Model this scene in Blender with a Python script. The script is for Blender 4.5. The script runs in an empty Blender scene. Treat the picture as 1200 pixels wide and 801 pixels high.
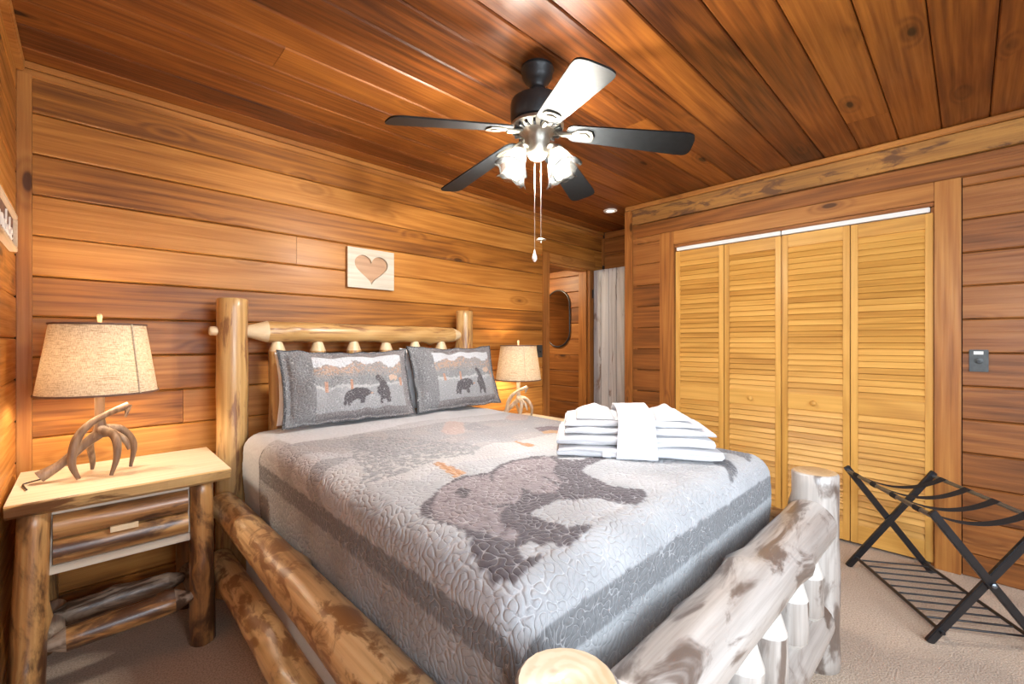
import bpy, bmesh, math, random
import numpy as np
from mathutils import Vector, Matrix, noise as mnoise
from mathutils.geometry import tessellate_polygon
random.seed(7)
S = bpy.context.scene
C = S.collection
PI = math.pi
CEIL = 2.455
# ------------------------------------------------------------------ camera, world, light, exposure
cam_d = bpy.data.cameras.new('camera'); cam = bpy.data.objects.new('camera', cam_d); C.objects.link(cam)
cam.location = (0, 0, 1.27); cam.rotation_euler = (PI/2, 0, -math.asin(.6947))
cam_d.sensor_width = 36; cam_d.lens = 517/1200*36; cam_d.clip_start = .02
S.camera = cam
S.view_settings.view_transform = 'Standard'; S.view_settings.look = 'None'
S.view_settings.gamma = 1; S.view_settings.use_curve_mapping = False
S.view_settings.exposure = 1.2
S.cycles.use_denoising = True
S.cycles.max_bounces = 10; S.cycles.diffuse_bounces = 6; S.cycles.transparent_max_bounces = 12
S.cycles.sample_clamp_indirect = 6
W = bpy.data.worlds.new('sky'); S.world = W; W.use_nodes = True
W.node_tree.nodes['Background'].inputs[0].default_value = (.75, .87, 1, 1)
W.node_tree.nodes['Background'].inputs[1].default_value = 1.0
def area(name, loc, rot, sx, sy, power, col):
    d = bpy.data.lights.new(name, 'AREA'); d.shape = 'RECTANGLE'; d.size = sx; d.size_y = sy; d.energy = power; d.color = col
    o = bpy.data.objects.new(name, d); C.objects.link(o); o.location = loc; o.rotation_euler = rot
    return o
area('window_daylight_and_fill', (-.18, -1.1, 1.5), (math.radians(74), 0, -PI/2), 1.7, 1.15, 40, (.80, .90, 1)).data.spread = math.radians(160)  # sky light entering by window_1
area('window_daylight_and_fill', (1.0, -2.36, 1.5), (math.radians(72), 0, 0), 1.7, 1.15, 17, (.80, .90, 1)).data.spread = math.radians(108)   # fill light at the unseen added window, brightens the nightstand side
BULB = 520.0     # fan bulbs, emission
LAMPB = 105.0     # table lamp bulbs
HALL = 150.0

# ------------------------------------------------------------------ helpers
def link(name, me, mat=None, parent=None, M=None, smooth=None):
    o = bpy.data.objects.new(name, me); C.objects.link(o)
    if mat is not None and len(me.materials) == 0: me.materials.append(mat)
    if parent is not None: o.parent = parent
    if M is not None: o.matrix_local = M
    if smooth is not None:
        me.polygons.foreach_set('use_smooth', [True]*len(me.polygons))
        if smooth < 179: me.set_sharp_from_angle(angle=math.radians(smooth))
    return o
def tag(o, label=None, cat=None, group=None, kind=None):
    if label: o['label'] = label
    if cat: o['category'] = cat
    if group: o['group'] = group
    if kind: o['kind'] = kind
    return o
def thing(name, label, cat, loc=(0, 0, 0), rz=0, group=None, kind=None):
    o = bpy.data.objects.new(name, None); C.objects.link(o); o.empty_display_size = .05
    o.location = loc; o.rotation_euler = (0, 0, rz)
    return tag(o, label, cat, group, kind)
class MB:
    def __init__(s): s.v = []; s.f = []
    def add(s, v, f):
        n = len(s.v); s.v += [tuple(p) for p in v]; s.f += [tuple(i+n for i in q) for q in f]; return s
    def box(s, a, b, M=None):
        (x0, y0, z0), (x1, y1, z1) = a, b
        v = [Vector(p) for p in ((x0,y0,z0),(x1,y0,z0),(x1,y1,z0),(x0,y1,z0),(x0,y0,z1),(x1,y0,z1),(x1,y1,z1),(x0,y1,z1))]
        if M is not None: v = [M @ p for p in v]
        return s.add(v, [(0,3,2,1),(4,5,6,7),(0,1,5,4),(1,2,6,5),(2,3,7,6),(3,0,4,7)])
    def lathe(s, prof, n=24, M=None, cap=True):
        v = []; f = []
        for (r, z) in prof:
            for k in range(n):
                a = 2*PI*k/n; v.append(Vector((r*math.cos(a), r*math.sin(a), z)))
        for i in range(len(prof)-1):
            for k in range(n):
                a, b = i*n+k, i*n+(k+1) % n; f.append((a, b, b+n, a+n))
        if cap:
            f.append(tuple(range(n-1, -1, -1))); f.append(tuple(range((len(prof)-1)*n, len(prof)*n)))
        if M is not None: v = [M @ p for p in v]
        return s.add(v, f)
    def tube(s, pts, rad, n=8, flat=1.0):
        pts = [Vector(p) for p in pts]; m = len(pts)
        if not isinstance(rad, (list, tuple)): rad = [rad]*m
        v = []; f = []; u = None
        for i, p in enumerate(pts):
            d = (pts[min(i+1, m-1)] - pts[max(i-1, 0)]).normalized()
            if u is None: u = d.orthogonal().normalized()
            u = (u - d*u.dot(d)).normalized(); w = d.cross(u)
            for k in range(n):
                a = 2*PI*k/n; v.append(p + rad[i]*(u*math.cos(a) + w*math.sin(a)*flat))
        for i in range(m-1):
            for k in range(n):
                a, b = i*n+k, i*n+(k+1) % n; f.append((a, b, b+n, a+n))
        f.append(tuple(range(n-1, -1, -1))); f.append(tuple(range((m-1)*n, m*n)))
        return s.add(v, f)
    def prism(s, poly, z0, z1, M=None):      # polygon in xy, extruded in z
        n = len(poly); v = [Vector((x, y, z0)) for x, y in poly] + [Vector((x, y, z1)) for x, y in poly]
        if M is not None: v = [M @ p for p in v]
        f = [tuple(range(n-1, -1, -1)), tuple(range(n, 2*n))] + [(i, (i+1) % n, (i+1) % n+n, i+n) for i in range(n)]
        return s.add(v, f)
    def mesh(s, name='m'):
        me = bpy.data.meshes.new(name); me.from_pydata([tuple(p) for p in s.v], [], s.f)
        bm = bmesh.new(); bm.from_mesh(me); bmesh.ops.recalc_face_normals(bm, faces=bm.faces); bm.to_mesh(me); bm.free()
        return me
    def build(s, name, mat, parent=None, M=None, smooth=None, bevel=0):
        me = s.mesh(name)
        if bevel:
            bm = bmesh.new(); bm.from_mesh(me)
            bmesh.ops.bevel(bm, geom=list(bm.edges), offset=bevel, segments=2, affect='EDGES', clamp_overlap=True); bm.to_mesh(me); bm.free()
            if smooth is None: smooth = 40
        return link(name, me, mat, parent, M, smooth)
def spline(pts, n=6):                         # Catmull-Rom
    P = [Vector(p) for p in pts]; P = [P[0]*2-P[1]] + P + [P[-1]*2-P[-2]]; out = []
    for i in range(1, len(P)-2):
        for k in range(n):
            t = k/n; a, b, c, d = P[i-1:i+3]
            out.append(.5*((2*b)+(c-a)*t+(2*a-5*b+4*c-d)*t*t+(3*b-a-3*c+d)*t**3))
    out.append(P[-2]); return out
def along(p0, p1):                            # matrix whose local Z runs p0 -> p1
    p0, p1 = Vector(p0), Vector(p1)
    return Matrix.Translation(p0) @ (p1-p0).to_track_quat('Z', 'Y').to_matrix().to_4x4()

# ------------------------------------------------------------------ materials
def newmat(name):
    m = bpy.data.materials.new(name); m.use_nodes = True; nt = m.node_tree
    return m, nt, nt.nodes['Principled BSDF']
def nd(nt, typ, ins=None, **at):
    n = nt.nodes.new(typ)
    for k, v in at.items(): setattr(n, k, v)
    for k, v in (ins or {}).items():
        if isinstance(v, bpy.types.NodeSocket): nt.links.new(v, n.inputs[k])
        else: n.inputs[k].default_value = v
    return n
def mth(nt, op, a, b=0.0, c=0.0):
    return nd(nt, 'ShaderNodeMath', {0: a, 1: b, 2: c}, operation=op).outputs[0]
def mrange(nt, v, a, b, c=0.0, d=1.0):
    return nd(nt, 'ShaderNodeMapRange', {0: v, 1: a, 2: b, 3: c, 4: d}, interpolation_type='SMOOTHSTEP').outputs[0]
def mixc(nt, f, a, b, bt='MIX'):
    n = nt.nodes.new('ShaderNodeMix'); n.data_type = 'RGBA'; n.blend_type = bt
    for i, v in ((0, f), (6, a), (7, b)):
        if isinstance(v, bpy.types.NodeSocket): nt.links.new(v, n.inputs[i])
        else: n.inputs[i].default_value = v if i == 0 else (*v[:3], 1)
    return n.outputs[2]
def wood(name, dark, mid, light, axis=0, rough=.38, knot=1.0, grain=1.0, tint=.35, coat=.25, patches=None, patch_amt=0.0, bump=.25, knot_col=None, pscale=(3.2, 11.0)):
    """plank / log wood: growth rings, fine fibre, knots, per-piece tint; 'axis' is the local grain direction"""
    m, nt, bs = newmat(name); L = nt.links
    co = nd(nt, 'ShaderNodeTexCoord').outputs['Object']; rnd = nd(nt, 'ShaderNodeObjectInfo').outputs['Random']
    off = mth(nt, 'MULTIPLY', rnd, 61.0)
    p = nd(nt, 'ShaderNodeVectorMath', {0: co, 1: nd(nt, 'ShaderNodeCombineXYZ', {0: off, 1: off, 2: off}).outputs[0]}, operation='ADD').outputs[0]
    def scl(l, c):
        v = [c, c, c]; v[axis] = l
        return nd(nt, 'ShaderNodeVectorMath', {0: p, 1: v}, operation='MULTIPLY').outputs[0]
    vor = nd(nt, 'ShaderNodeTexVoronoi', {'Vector': scl(1.9, 5.2), 'Scale': 1.0, 'Randomness': 1.0})
    on = mth(nt, 'GREATER_THAN', nd(nt, 'ShaderNodeSeparateColor', {0: vor.outputs['Color']}).outputs[0], .38)
    kn = mth(nt, 'MULTIPLY', mrange(nt, vor.outputs['Distance'], .10, .06), mth(nt, 'MULTIPLY', on, knot))
    halo = mth(nt, 'MULTIPLY', mrange(nt, vor.outputs['Distance'], .30, .05), mth(nt, 'MULTIPLY', on, knot))
    n1 = nd(nt, 'ShaderNodeTexNoise', {'Vector': scl(.32, 4.6), 'Scale': 1.0, 'Detail': 1.0, 'Roughness': .4}).outputs[0]
    ringf = mth(nt, 'SINE', mth(nt, 'MULTIPLY', mth(nt, 'ADD', n1, mth(nt, 'MULTIPLY', halo, .14)), 75.0*grain))
    fib = nd(nt, 'ShaderNodeTexNoise', {'Vector': scl(2.2, 75.0), 'Scale': 1.0, 'Detail': 3.0, 'Roughness': .6}).outputs[0]
    big = nd(nt, 'ShaderNodeTexNoise', {'Vector': scl(1.3, 3.2), 'Scale': 1.0, 'Detail': 2.0}).outputs[0]
    g = mth(nt, 'ADD', mth(nt, 'MULTIPLY', ringf, .075), mth(nt, 'ADD', mth(nt, 'MULTIPLY', fib, .58), mth(nt, 'MULTIPLY', big, .52)))
    g = mth(nt, 'ADD', g, mth(nt, 'MULTIPLY', mth(nt, 'SUBTRACT', rnd, .5), tint))
    r = nt.nodes.new('ShaderNodeValToRGB'); e = r.color_ramp.elements
    e[0].position = .18; e[0].color = (*dark, 1); e[1].position = .86; e[1].color = (*light, 1)
    q = e.new(.52); q.color = (*mid, 1); L.new(g, r.inputs[0])
    col = r.outputs[0]
    if patches:
        pn = nd(nt, 'ShaderNodeTexNoise', {'Vector': scl(*pscale), 'Scale': 1.0, 'Detail': 5.0, 'Roughness': .62, 'Distortion': .7}).outputs[0]
        col = mixc(nt, mrange(nt, pn, .62-.2*patch_amt, .70-.12*patch_amt), col, patches)
    kc = knot_col or tuple(.35*x for x in dark)
    col = mixc(nt, mth(nt, 'MULTIPLY', halo, .35), col, dark)
    col = mixc(nt, mth(nt, 'MULTIPLY', kn, .85), col, kc)
    L.new(col, bs.inputs['Base Color'])
    L.new(mrange(nt, fib, .2, .8, rough+.1, rough-.05), bs.inputs['Roughness'])
    bs.inputs['Coat Weight'].default_value = coat; bs.inputs['Coat Roughness'].default_value = .28
    bs.inputs['Specular IOR Level'].default_value = .3 if coat < .15 else .5
    hgt = mth(nt, 'ADD', mth(nt, 'MULTIPLY', fib, .5), mth(nt, 'MULTIPLY', big, .8))
    L.new(nd(nt, 'ShaderNodeBump', {'Height': hgt, 'Strength': bump, 'Distance': .01}).outputs[0], bs.inputs['Normal'])
    return m
def plain(name, col, rough=.5, metal=0.0, noise=0.0, nscale=40, coat=0.0, bump=0.0, sheen=0.0):
    m, nt, bs = newmat(name)
    bs.inputs['Roughness'].default_value = rough; bs.inputs['Metallic'].default_value = metal
    bs.inputs['Coat Weight'].default_value = coat; bs.inputs['Sheen Weight'].default_value = sheen
    co = nd(nt, 'ShaderNodeTexCoord').outputs['Object']
    n = nd(nt, 'ShaderNodeTexNoise', {'Vector': co, 'Scale': nscale, 'Detail': 4.0}).outputs[0]
    c = mixc(nt, mrange(nt, n, .3, .7), [x*(1-noise) for x in col], [min(1, x*(1+noise)) for x in col])
    nt.links.new(c, bs.inputs['Base Color'])
    if bump: nt.links.new(nd(nt, 'ShaderNodeBump', {'Height': n, 'Strength': bump, 'Distance': .004}).outputs[0], bs.inputs['Normal'])
    return m
M = {}
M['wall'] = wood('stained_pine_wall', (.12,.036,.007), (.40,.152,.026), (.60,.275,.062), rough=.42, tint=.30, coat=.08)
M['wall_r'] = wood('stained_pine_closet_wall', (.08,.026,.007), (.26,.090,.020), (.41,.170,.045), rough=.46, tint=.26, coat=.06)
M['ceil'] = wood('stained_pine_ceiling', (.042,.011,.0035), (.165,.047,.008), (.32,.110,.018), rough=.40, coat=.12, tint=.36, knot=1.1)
M['trim'] = wood('stained_pine_trim', (.14,.044,.011), (.36,.135,.030), (.52,.24,.060), axis=2, rough=.42, tint=.2, coat=.08)
M['trimx'] = wood('stained_pine_trim_long', (.15,.05,.012), (.38,.15,.034), (.53,.25,.065), axis=0, rough=.42, tint=.2, coat=.08)
M['rough'] = wood('rough_sawn_fascia', (.08,.035,.016), (.32,.145,.036), (.50,.25,.06), rough=.55, tint=.1, patches=(.13,.058,.024), patch_amt=.7, grain=.5, coat=.05, pscale=(5.0, 14.0))
M['louver'] = wood('clear_pine_louver', (.43,.195,.038), (.63,.33,.072), (.76,.43,.11), axis=0, rough=.42, knot=.0, tint=.42, bump=.1, coat=.06)
M['louverz'] = wood('clear_pine_louver_stile', (.43,.195,.038), (.63,.33,.072), (.76,.43,.11), axis=2, rough=.42, knot=.0, tint=.3, bump=.1, coat=.06)
M['greydoor'] = wood('grey_washed_door', (.20,.19,.19), (.45,.45,.465), (.64,.645,.67), axis=2, rough=.30, tint=.2, coat=.5, patches=(.20,.15,.13), patch_amt=.25)
M['log'] = wood('varnished_log', (.24,.10,.030), (.52,.30,.105), (.70,.47,.22), axis=2, rough=.33, tint=.15, patches=(.26,.12,.05), patch_amt=.55, coat=.3, pscale=(3.0, 22.0))
M['logd'] = wood('barky_log', (.13,.05,.018), (.42,.20,.065), (.66,.40,.15), axis=2, rough=.33, tint=.1, patches=(.085,.036,.016), patch_amt=.95, coat=.4)
M['logm'] = wood('mottled_golden_log', (.34,.18,.06), (.72,.50,.24), (.86,.69,.40), axis=2, rough=.33, tint=.1, patches=(.30,.15,.055), patch_amt=.8, coat=.4, bump=.4, pscale=(9.0, 17.0))
M['logp'] = wood('pale_glare_log', (.20,.165,.14), (.38,.34,.305), (.56,.52,.48), axis=2, rough=.33, tint=.12, patches=(.14,.105,.085), patch_amt=.6, coat=.4)  # footboard logs: daylight glare put into the colour as pale grey
M['logg'] = wood('greyed_log', (.13,.09,.065), (.38,.28,.20), (.58,.47,.37), axis=2, rough=.42, tint=.2, patches=(.09,.05,.028), patch_amt=.85, coat=.16, pscale=(4.0, 19.0))
M['peel'] = wood('peeled_tip', (.55,.38,.20), (.72,.55,.33), (.82,.68,.47), axis=2, rough=.45, knot=.2, tint=.1, bump=.1)
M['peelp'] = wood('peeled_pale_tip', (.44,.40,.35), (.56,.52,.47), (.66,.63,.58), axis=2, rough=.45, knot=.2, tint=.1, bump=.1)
M['pine'] = wood('pale_pine_board', (.60,.45,.27), (.76,.62,.42), (.85,.74,.55), axis=0, rough=.42, knot=.15, tint=.1, bump=.1, coat=.2)
M['live'] = wood('live_edge_bark', (.22,.10,.03), (.50,.29,.10), (.70,.48,.22), axis=0, rough=.4, knot=.5, tint=.1, patches=(.16,.07,.025), patch_amt=.5)
M['apron'] = wood('whitewood_apron', (.50,.41,.30), (.64,.56,.44), (.74,.67,.56), axis=0, rough=.45, knot=.2, tint=.1, bump=.1)
M['gap'] = plain('dark_gap', (.022,.010,.005), .9)
M['black'] = plain('black_metal', (.012,.013,.015), .38, 0, .15, coat=.2)
M['fanblack'] = plain('fan_black_enamel', (.014,.017,.019), .5, 0, .1, coat=.1)
M['fanblade'] = plain('fan_blade_black', (.008,.009,.010), .5, 0, .15)
M['fanblade'].node_tree.nodes['Principled BSDF'].inputs['Specular IOR Level'].default_value = .14
M['rack'] = plain('rack_black_paint', (.010,.010,.012), .33, 0, .2, coat=.3)
M['rail'] = plain('rack_steel_rail', (.20,.23,.27), .32, .85, .1)
M['strap'] = plain('black_webbing', (.010,.009,.010), .85, 0, .3, 300, bump=.3)
M['silver'] = plain('brushed_pewter', (.30,.28,.24), .36, .8, .15)
M['pewter'] = plain('dark_pewter', (.13,.12,.10), .42, .8, .15)
M['brass'] = plain('pull_chain_metal', (.62,.56,.46), .3, .9)
M['white'] = plain('white_paint', (.80,.79,.76), .4)
M['whitecloth'] = plain('white_cotton', (.83,.83,.84), .95, 0, .03, 260, bump=.25, sheen=.2)
M['towel'] = plain('white_terry', (.62,.62,.635), 1.0, 0, .02, 420, bump=.5, sheen=.3)
M['plate'] = plain('slate_wall_plate', (.045,.050,.048), .4, 0, .2)
M['antler'] = wood('antler_resin', (.07,.037,.020), (.20,.125,.080), (.40,.29,.20), axis=2, rough=.45, knot=0, tint=.1, coat=.1)
M['antlerp'] = wood('pale_antler_resin', (.16,.11,.07), (.42,.33,.25), (.66,.58,.48), axis=2, rough=.45, knot=0, tint=.1, coat=.1)
M['signb'] = plain('sign_brown', (.16,.085,.060), .6, 0, .2)
M['signw'] = plain('sign_white_lettering', (.78,.70,.63), .6)
M['signf'] = wood('sign_frame_wood', (.50,.36,.22), (.68,.52,.36), (.78,.64,.48), axis=0, rough=.5, knot=0)
M['plaque'] = wood('plaque_whitewood', (.42,.35,.26), (.55,.49,.38), (.66,.61,.51), axis=0, rough=.55, knot=.5, tint=.1)
M['heart'] = wood('heart_brown', (.30,.16,.085), (.46,.27,.15), (.58,.37,.22), axis=0, rough=.5, knot=.4, tint=.1)
M['endgrain'] = None
def endgrain():
    m, nt, bs = newmat('log_end_grain')
    co = nd(nt, 'ShaderNodeTexCoord').outputs['Object']
    d = nd(nt, 'ShaderNodeVectorMath', {0: co, 1: (1, 1, 0)}, operation='MULTIPLY').outputs[0]
    n = nd(nt, 'ShaderNodeTexNoise', {'Vector': co, 'Scale': 16.0, 'Detail': 3.0}).outputs[0]
    ln = nd(nt, 'ShaderNodeVectorMath', {0: d}, operation='LENGTH').outputs['Value']
    w = mth(nt, 'SINE', mth(nt, 'ADD', mth(nt, 'MULTIPLY', ln, 330.0), mth(nt, 'MULTIPLY', n, 16.0)))
    c = mixc(nt, mrange(nt, w, -1, 1), (.60,.44,.26), (.67,.52,.34))
    c = mixc(nt, mrange(nt, n, .58, .72), c, (.45,.28,.14))
    nt.links.new(c, bs.inputs['Base Color']); bs.inputs['Roughness'].default_value = .35; bs.inputs['Coat Weight'].default_value = .3
    return m
M['endgrain'] = endgrain()
def carpet():
    m, nt, bs = newmat('beige_carpet')
    co = nd(nt, 'ShaderNodeTexCoord').outputs['Object']
    n = nd(nt, 'ShaderNodeTexNoise', {'Vector': co, 'Scale': 150.0, 'Detail': 4.0}).outputs[0]
    b = nd(nt, 'ShaderNodeTexNoise', {'Vector': co, 'Scale': 3.0, 'Detail': 3.0}).outputs[0]
    c = mixc(nt, mrange(nt, n, .3, .7), (.40,.285,.195), (.66,.51,.37))
    c = mixc(nt, mth(nt, 'MULTIPLY', mrange(nt, b, .35, .7), .35), c, (.42,.30,.205))
    nt.links.new(c, bs.inputs['Base Color']); bs.inputs['Roughness'].default_value = 1; bs.inputs['Sheen Weight'].default_value = .25
    nt.links.new(nd(nt, 'ShaderNodeBump', {'Height': n, 'Strength': .8, 'Distance': .01}).outputs[0], bs.inputs['Normal'])
    return m
M['carpet'] = carpet()
def emit(name, col, st):
    m = bpy.data.materials.new(name); m.use_nodes = True; nt = m.node_tree; nt.nodes.clear()
    e = nd(nt, 'ShaderNodeEmission', {0: (*col, 1), 1: st}); o = nt.nodes.new('ShaderNodeOutputMaterial'); nt.links.new(e.outputs[0], o.inputs[0])
    return m
M['bulb'] = emit('fan_bulb_glow', (1, .95, .89), BULB)
M['lampbulb'] = emit('lamp_bulb_glow', (1, .89, .74), LAMPB)
M['hallbulb'] = emit('hall_light_glow', (1, .80, .52), HALL)
M['puck'] = emit('recessed_light_glow', (1, .93, .85), 1.2)
def glass(name, col, tr):
    m = bpy.data.materials.new(name); m.use_nodes = True; nt = m.node_tree; nt.nodes.clear()
    t = nd(nt, 'ShaderNodeBsdfTransparent', {0: (*col, 1)}); g = nd(nt, 'ShaderNodeBsdfGlossy', {'Roughness': .12})
    tl = nd(nt, 'ShaderNodeBsdfTranslucent', {0: (.95, .93, .88, 1)})
    a = nd(nt, 'ShaderNodeMixShader', {0: tr, 1: t.outputs[0], 2: tl.outputs[0]})
    fr = nd(nt, 'ShaderNodeFresnel', {0: 1.35})
    b = nd(nt, 'ShaderNodeMixShader', {0: fr.outputs[0], 1: a.outputs[0], 2: g.outputs[0]})
    o = nt.nodes.new('ShaderNodeOutputMaterial'); nt.links.new(b.outputs[0], o.inputs[0]); return m
M['shadeglass'] = glass('frosted_bell_glass', (.97, .97, .95), .018)
M['pane'] = glass('window_glass', (.98, .99, 1), .02)
def linen():
    m = bpy.data.materials.new('burlap_lamp_shade'); m.use_nodes = True; nt = m.node_tree; nt.nodes.clear()
    co = nd(nt, 'ShaderNodeTexCoord').outputs['Object']
    a = nd(nt, 'ShaderNodeTexNoise', {'Vector': nd(nt, 'ShaderNodeVectorMath', {0: co, 1: (60, 60, 700)}, operation='MULTIPLY').outputs[0], 'Scale': 1.0, 'Detail': 2.0}).outputs[0]
    b = nd(nt, 'ShaderNodeTexNoise', {'Vector': nd(nt, 'ShaderNodeVectorMath', {0: co, 1: (600, 600, 50)}, operation='MULTIPLY').outputs[0], 'Scale': 1.0, 'Detail': 2.0}).outputs[0]
    s = nd(nt, 'ShaderNodeTexNoise', {'Vector': nd(nt, 'ShaderNodeVectorMath', {0: co, 1: (14, 14, 260)}, operation='MULTIPLY').outputs[0], 'Scale': 1.0, 'Detail': 1.0}).outputs[0]
    w = mth(nt, 'ADD', a, b)
    c = mixc(nt, mrange(nt, w, .75, 1.2), (.50,.39,.26), (.82,.72,.56))
    c = mixc(nt, mth(nt, 'MULTIPLY', mrange(nt, s, .62, .72), .6), c, (.34,.23,.12))
    d = nd(nt, 'ShaderNodeBsdfDiffuse', {0: c}); t = nd(nt, 'ShaderNodeBsdfTranslucent', {0: c})
    x = nd(nt, 'ShaderNodeMixShader', {0: .24, 1: d.outputs[0], 2: t.outputs[0]})
    o = nt.nodes.new('ShaderNodeOutputMaterial'); nt.links.new(x.outputs[0], o.inputs[0]); return m
M['linen'] = linen()
M['mirror'] = plain('mirror_silver', (.85,.85,.86), .03, 1.0)
def printed(name, quilt=True):
    """fabric whose print is a colour attribute and whose stitching is a float attribute"""
    m, nt, bs = newmat(name)
    col = nd(nt, 'ShaderNodeAttribute', attribute_name='print').outputs['Color']
    st = nd(nt, 'ShaderNodeAttribute', attribute_name='stitch').outputs['Fac']
    ab = mth(nt, 'ABSOLUTE', st)
    line = mrange(nt, ab, .17, .05)
    co = nd(nt, 'ShaderNodeTexCoord').outputs['Object']
    f = nd(nt, 'ShaderNodeTexNoise', {'Vector': co, 'Scale': 420.0, 'Detail': 2.0}).outputs[0]
    c = mixc(nt, mrange(nt, f, .3, .7, 0, .25), col, nd(nt, 'ShaderNodeVectorMath', {0: col, 1: (.75,.75,.75)}, operation='MULTIPLY').outputs[0])
    c = mixc(nt, mth(nt, 'MULTIPLY', line, .38), c, (.66,.66,.67))
    nt.links.new(c, bs.inputs['Base Color']); bs.inputs['Roughness'].default_value = .95; bs.inputs['Sheen Weight'].default_value = .15
    h = mth(nt, 'ADD', mrange(nt, ab, .0, .8), mth(nt, 'MULTIPLY', f, .12))
    nt.links.new(nd(nt, 'ShaderNodeBump', {'Height': h, 'Strength': .55, 'Distance': .005}).outputs[0], bs.inputs['Normal'])
    return m
M['quilt'] = printed('printed_quilt')

# ------------------------------------------------------------------ setting
def board_mesh(L, h, t=.018, ch=.006):
    """board lying along local X, height local Z, front face at local -Y, long front edges chamfered"""
    prof = [(0, 0), (-(t-ch), 0), (-t, ch), (-t, h-ch), (-(t-ch), h), (0, h)]
    n = len(prof); v = [(0, y, z) for y, z in prof] + [(L, y, z) for y, z in prof]
    f = [tuple(range(n)), tuple(range(2*n-1, n-1, -1))] + [(i, i+n, (i+1) % n+n, (i+1) % n) for i in range(n)]
    return MB().add(v, f).mesh('plank')
_bc = {}
def board(parent, name, mat, origin, R, L, h, t=.018, ch=.006):
    k = (round(L, 3), round(h, 3), t, ch, mat.name)
    if k not in _bc:
        _bc[k] = board_mesh(L, h, t, ch); _bc[k].materials.append(mat)
    return link(name, _bc[k], None, parent, Matrix.Translation(origin) @ R)
R_BACK = Matrix.Identity(4)
R_RIGHT = Matrix.Rotation(-PI/2, 4, 'Z')
R_LEFT = Matrix.Rotation(PI/2, 4, 'Z')
R_FRONT = Matrix.Rotation(PI, 4, 'Z')
R_CEIL = Matrix.Rotation(PI/2, 4, 'X')
def struct(name, mb, mat, label, parent=None):
    return tag(mb.build(name, mat, parent), label, None, None, 'structure')
XL, XC, XR, YB, YF, YK = -.21, 3.44, 4.05, 2.775, -2.4, 2.10
HALLY = 4.5
T = .018
struct('floor', MB().box((XL-.1, YF-.1, -.1), (XR+.1, HALLY+.1, 0)), M['carpet'], 'beige brown low pile carpet floor of the bedroom')
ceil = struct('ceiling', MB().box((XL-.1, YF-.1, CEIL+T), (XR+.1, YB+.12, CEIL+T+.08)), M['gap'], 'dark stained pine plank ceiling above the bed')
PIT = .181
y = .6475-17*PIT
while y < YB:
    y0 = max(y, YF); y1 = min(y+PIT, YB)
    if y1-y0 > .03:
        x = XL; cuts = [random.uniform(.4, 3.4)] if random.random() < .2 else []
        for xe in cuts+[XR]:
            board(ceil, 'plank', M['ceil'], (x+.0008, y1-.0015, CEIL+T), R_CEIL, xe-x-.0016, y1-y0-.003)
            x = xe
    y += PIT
def rows(z0, pitch, lo, hi):
    out = []; z = z0-math.ceil((z0-lo)/pitch+2)*pitch
    while z < hi:
        a, b = max(z, lo), min(z+pitch, hi)
        if b-a > .02: out.append((a, b))
        z += pitch
    return out
# headboard wall with the doorway
DX0, DX1, DZ = 3.16, 3.80, 2.03
wb = struct('wall_back', MB().box((XL-.1, YB+T, 0), (DX0, YB+.12, CEIL+.1)).box((DX1, YB+T, 0), (XR+.1, YB+.12, CEIL+.1)).box((DX0, YB+T, DZ), (DX1, YB+.12, CEIL+.1)),
            M['gap'], 'orange stained pine plank wall behind the log headboard')
joint = {3: 1.62, 5: .355, 8: 2.2, 10: .9}
for i, (a, b) in enumerate(rows(1.379, .174, 0, CEIL)):
    zt = DZ+.085
    segs = [(XL+.045, 3.075)]
    if b > zt+.02: segs = [(XL+.045, XR)] if a >= zt else [(XL+.045, 3.075), (3.90, XR)]
    else: segs.append((3.90, XR))
    for (x0, x1) in segs:
        cs = [joint[i]] if (i in joint and x0 < 1) else []
        xs = x0
        for xe in cs+[x1]:
            board(wb, 'plank', M['wall'], (xs+.0008, YB+T, a+.0015), R_BACK, xe-xs-.0016, b-a-.003)
            xs = xe
    if a < zt < b and b-zt > .02: board(wb, 'plank', M['wall'], (3.076, YB+T, zt), R_BACK, .823, b-zt-.0015)
# closet wall
CY0, CY1, CZ = .135, 1.664, 2.06           # closet opening
TR0, TR1, TRT = .028, 1.785, 2.167
wr = struct('wall_right', MB().box((XC+T, YF-.1, 0), (XC+.11, CY0, CEIL+.1)).box((XC+T, CY1, 0), (XC+.11, YK, CEIL+.1)).box((XC+T, CY0, CZ), (XC+.11, CY1, CEIL+.1)),
            M['gap'], 'brown stained plank wall around the louvered closet doors')
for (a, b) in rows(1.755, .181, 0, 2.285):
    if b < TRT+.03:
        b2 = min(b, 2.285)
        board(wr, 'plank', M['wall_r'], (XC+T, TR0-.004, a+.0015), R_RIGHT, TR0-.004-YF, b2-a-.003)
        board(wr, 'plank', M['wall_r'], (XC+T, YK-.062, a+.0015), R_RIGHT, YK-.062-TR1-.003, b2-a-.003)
    else:
        aa = max(a, TRT+.003)
        if a < TRT:
            board(wr, 'plank', M['wall_r'], (XC+T, TR0-.004, a+.0015), R_RIGHT, TR0-.004-YF, TRT-a, )
            board(wr, 'plank', M['wall_r'], (XC+T, YK-.062, a+.0015), R_RIGHT, YK-.062-TR1-.003, TRT-a)
        board(wr, 'plank', M['wall_r'], (XC+T, YK-.062, aa), R_RIGHT, YK-.062-YF, b-aa-.002)
board(wr, 'fascia_board', M['rough'], (XC+T, YK-.062, 2.287), R_RIGHT, YK-.062-YF, .126, .03, .003)
board(wr, 'crown_strip', M['trimx'], (XC+T, YK, 2.415), R_RIGHT, YK-YF, .038, .045, .006)
wk = struct('wall_closet_side', MB().box((XC+.002, YK-.1, 0), (XR+.1, YK-.002, CEIL+.1)), M['wall_r'], 'short side wall of the closet facing the open door')
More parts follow.
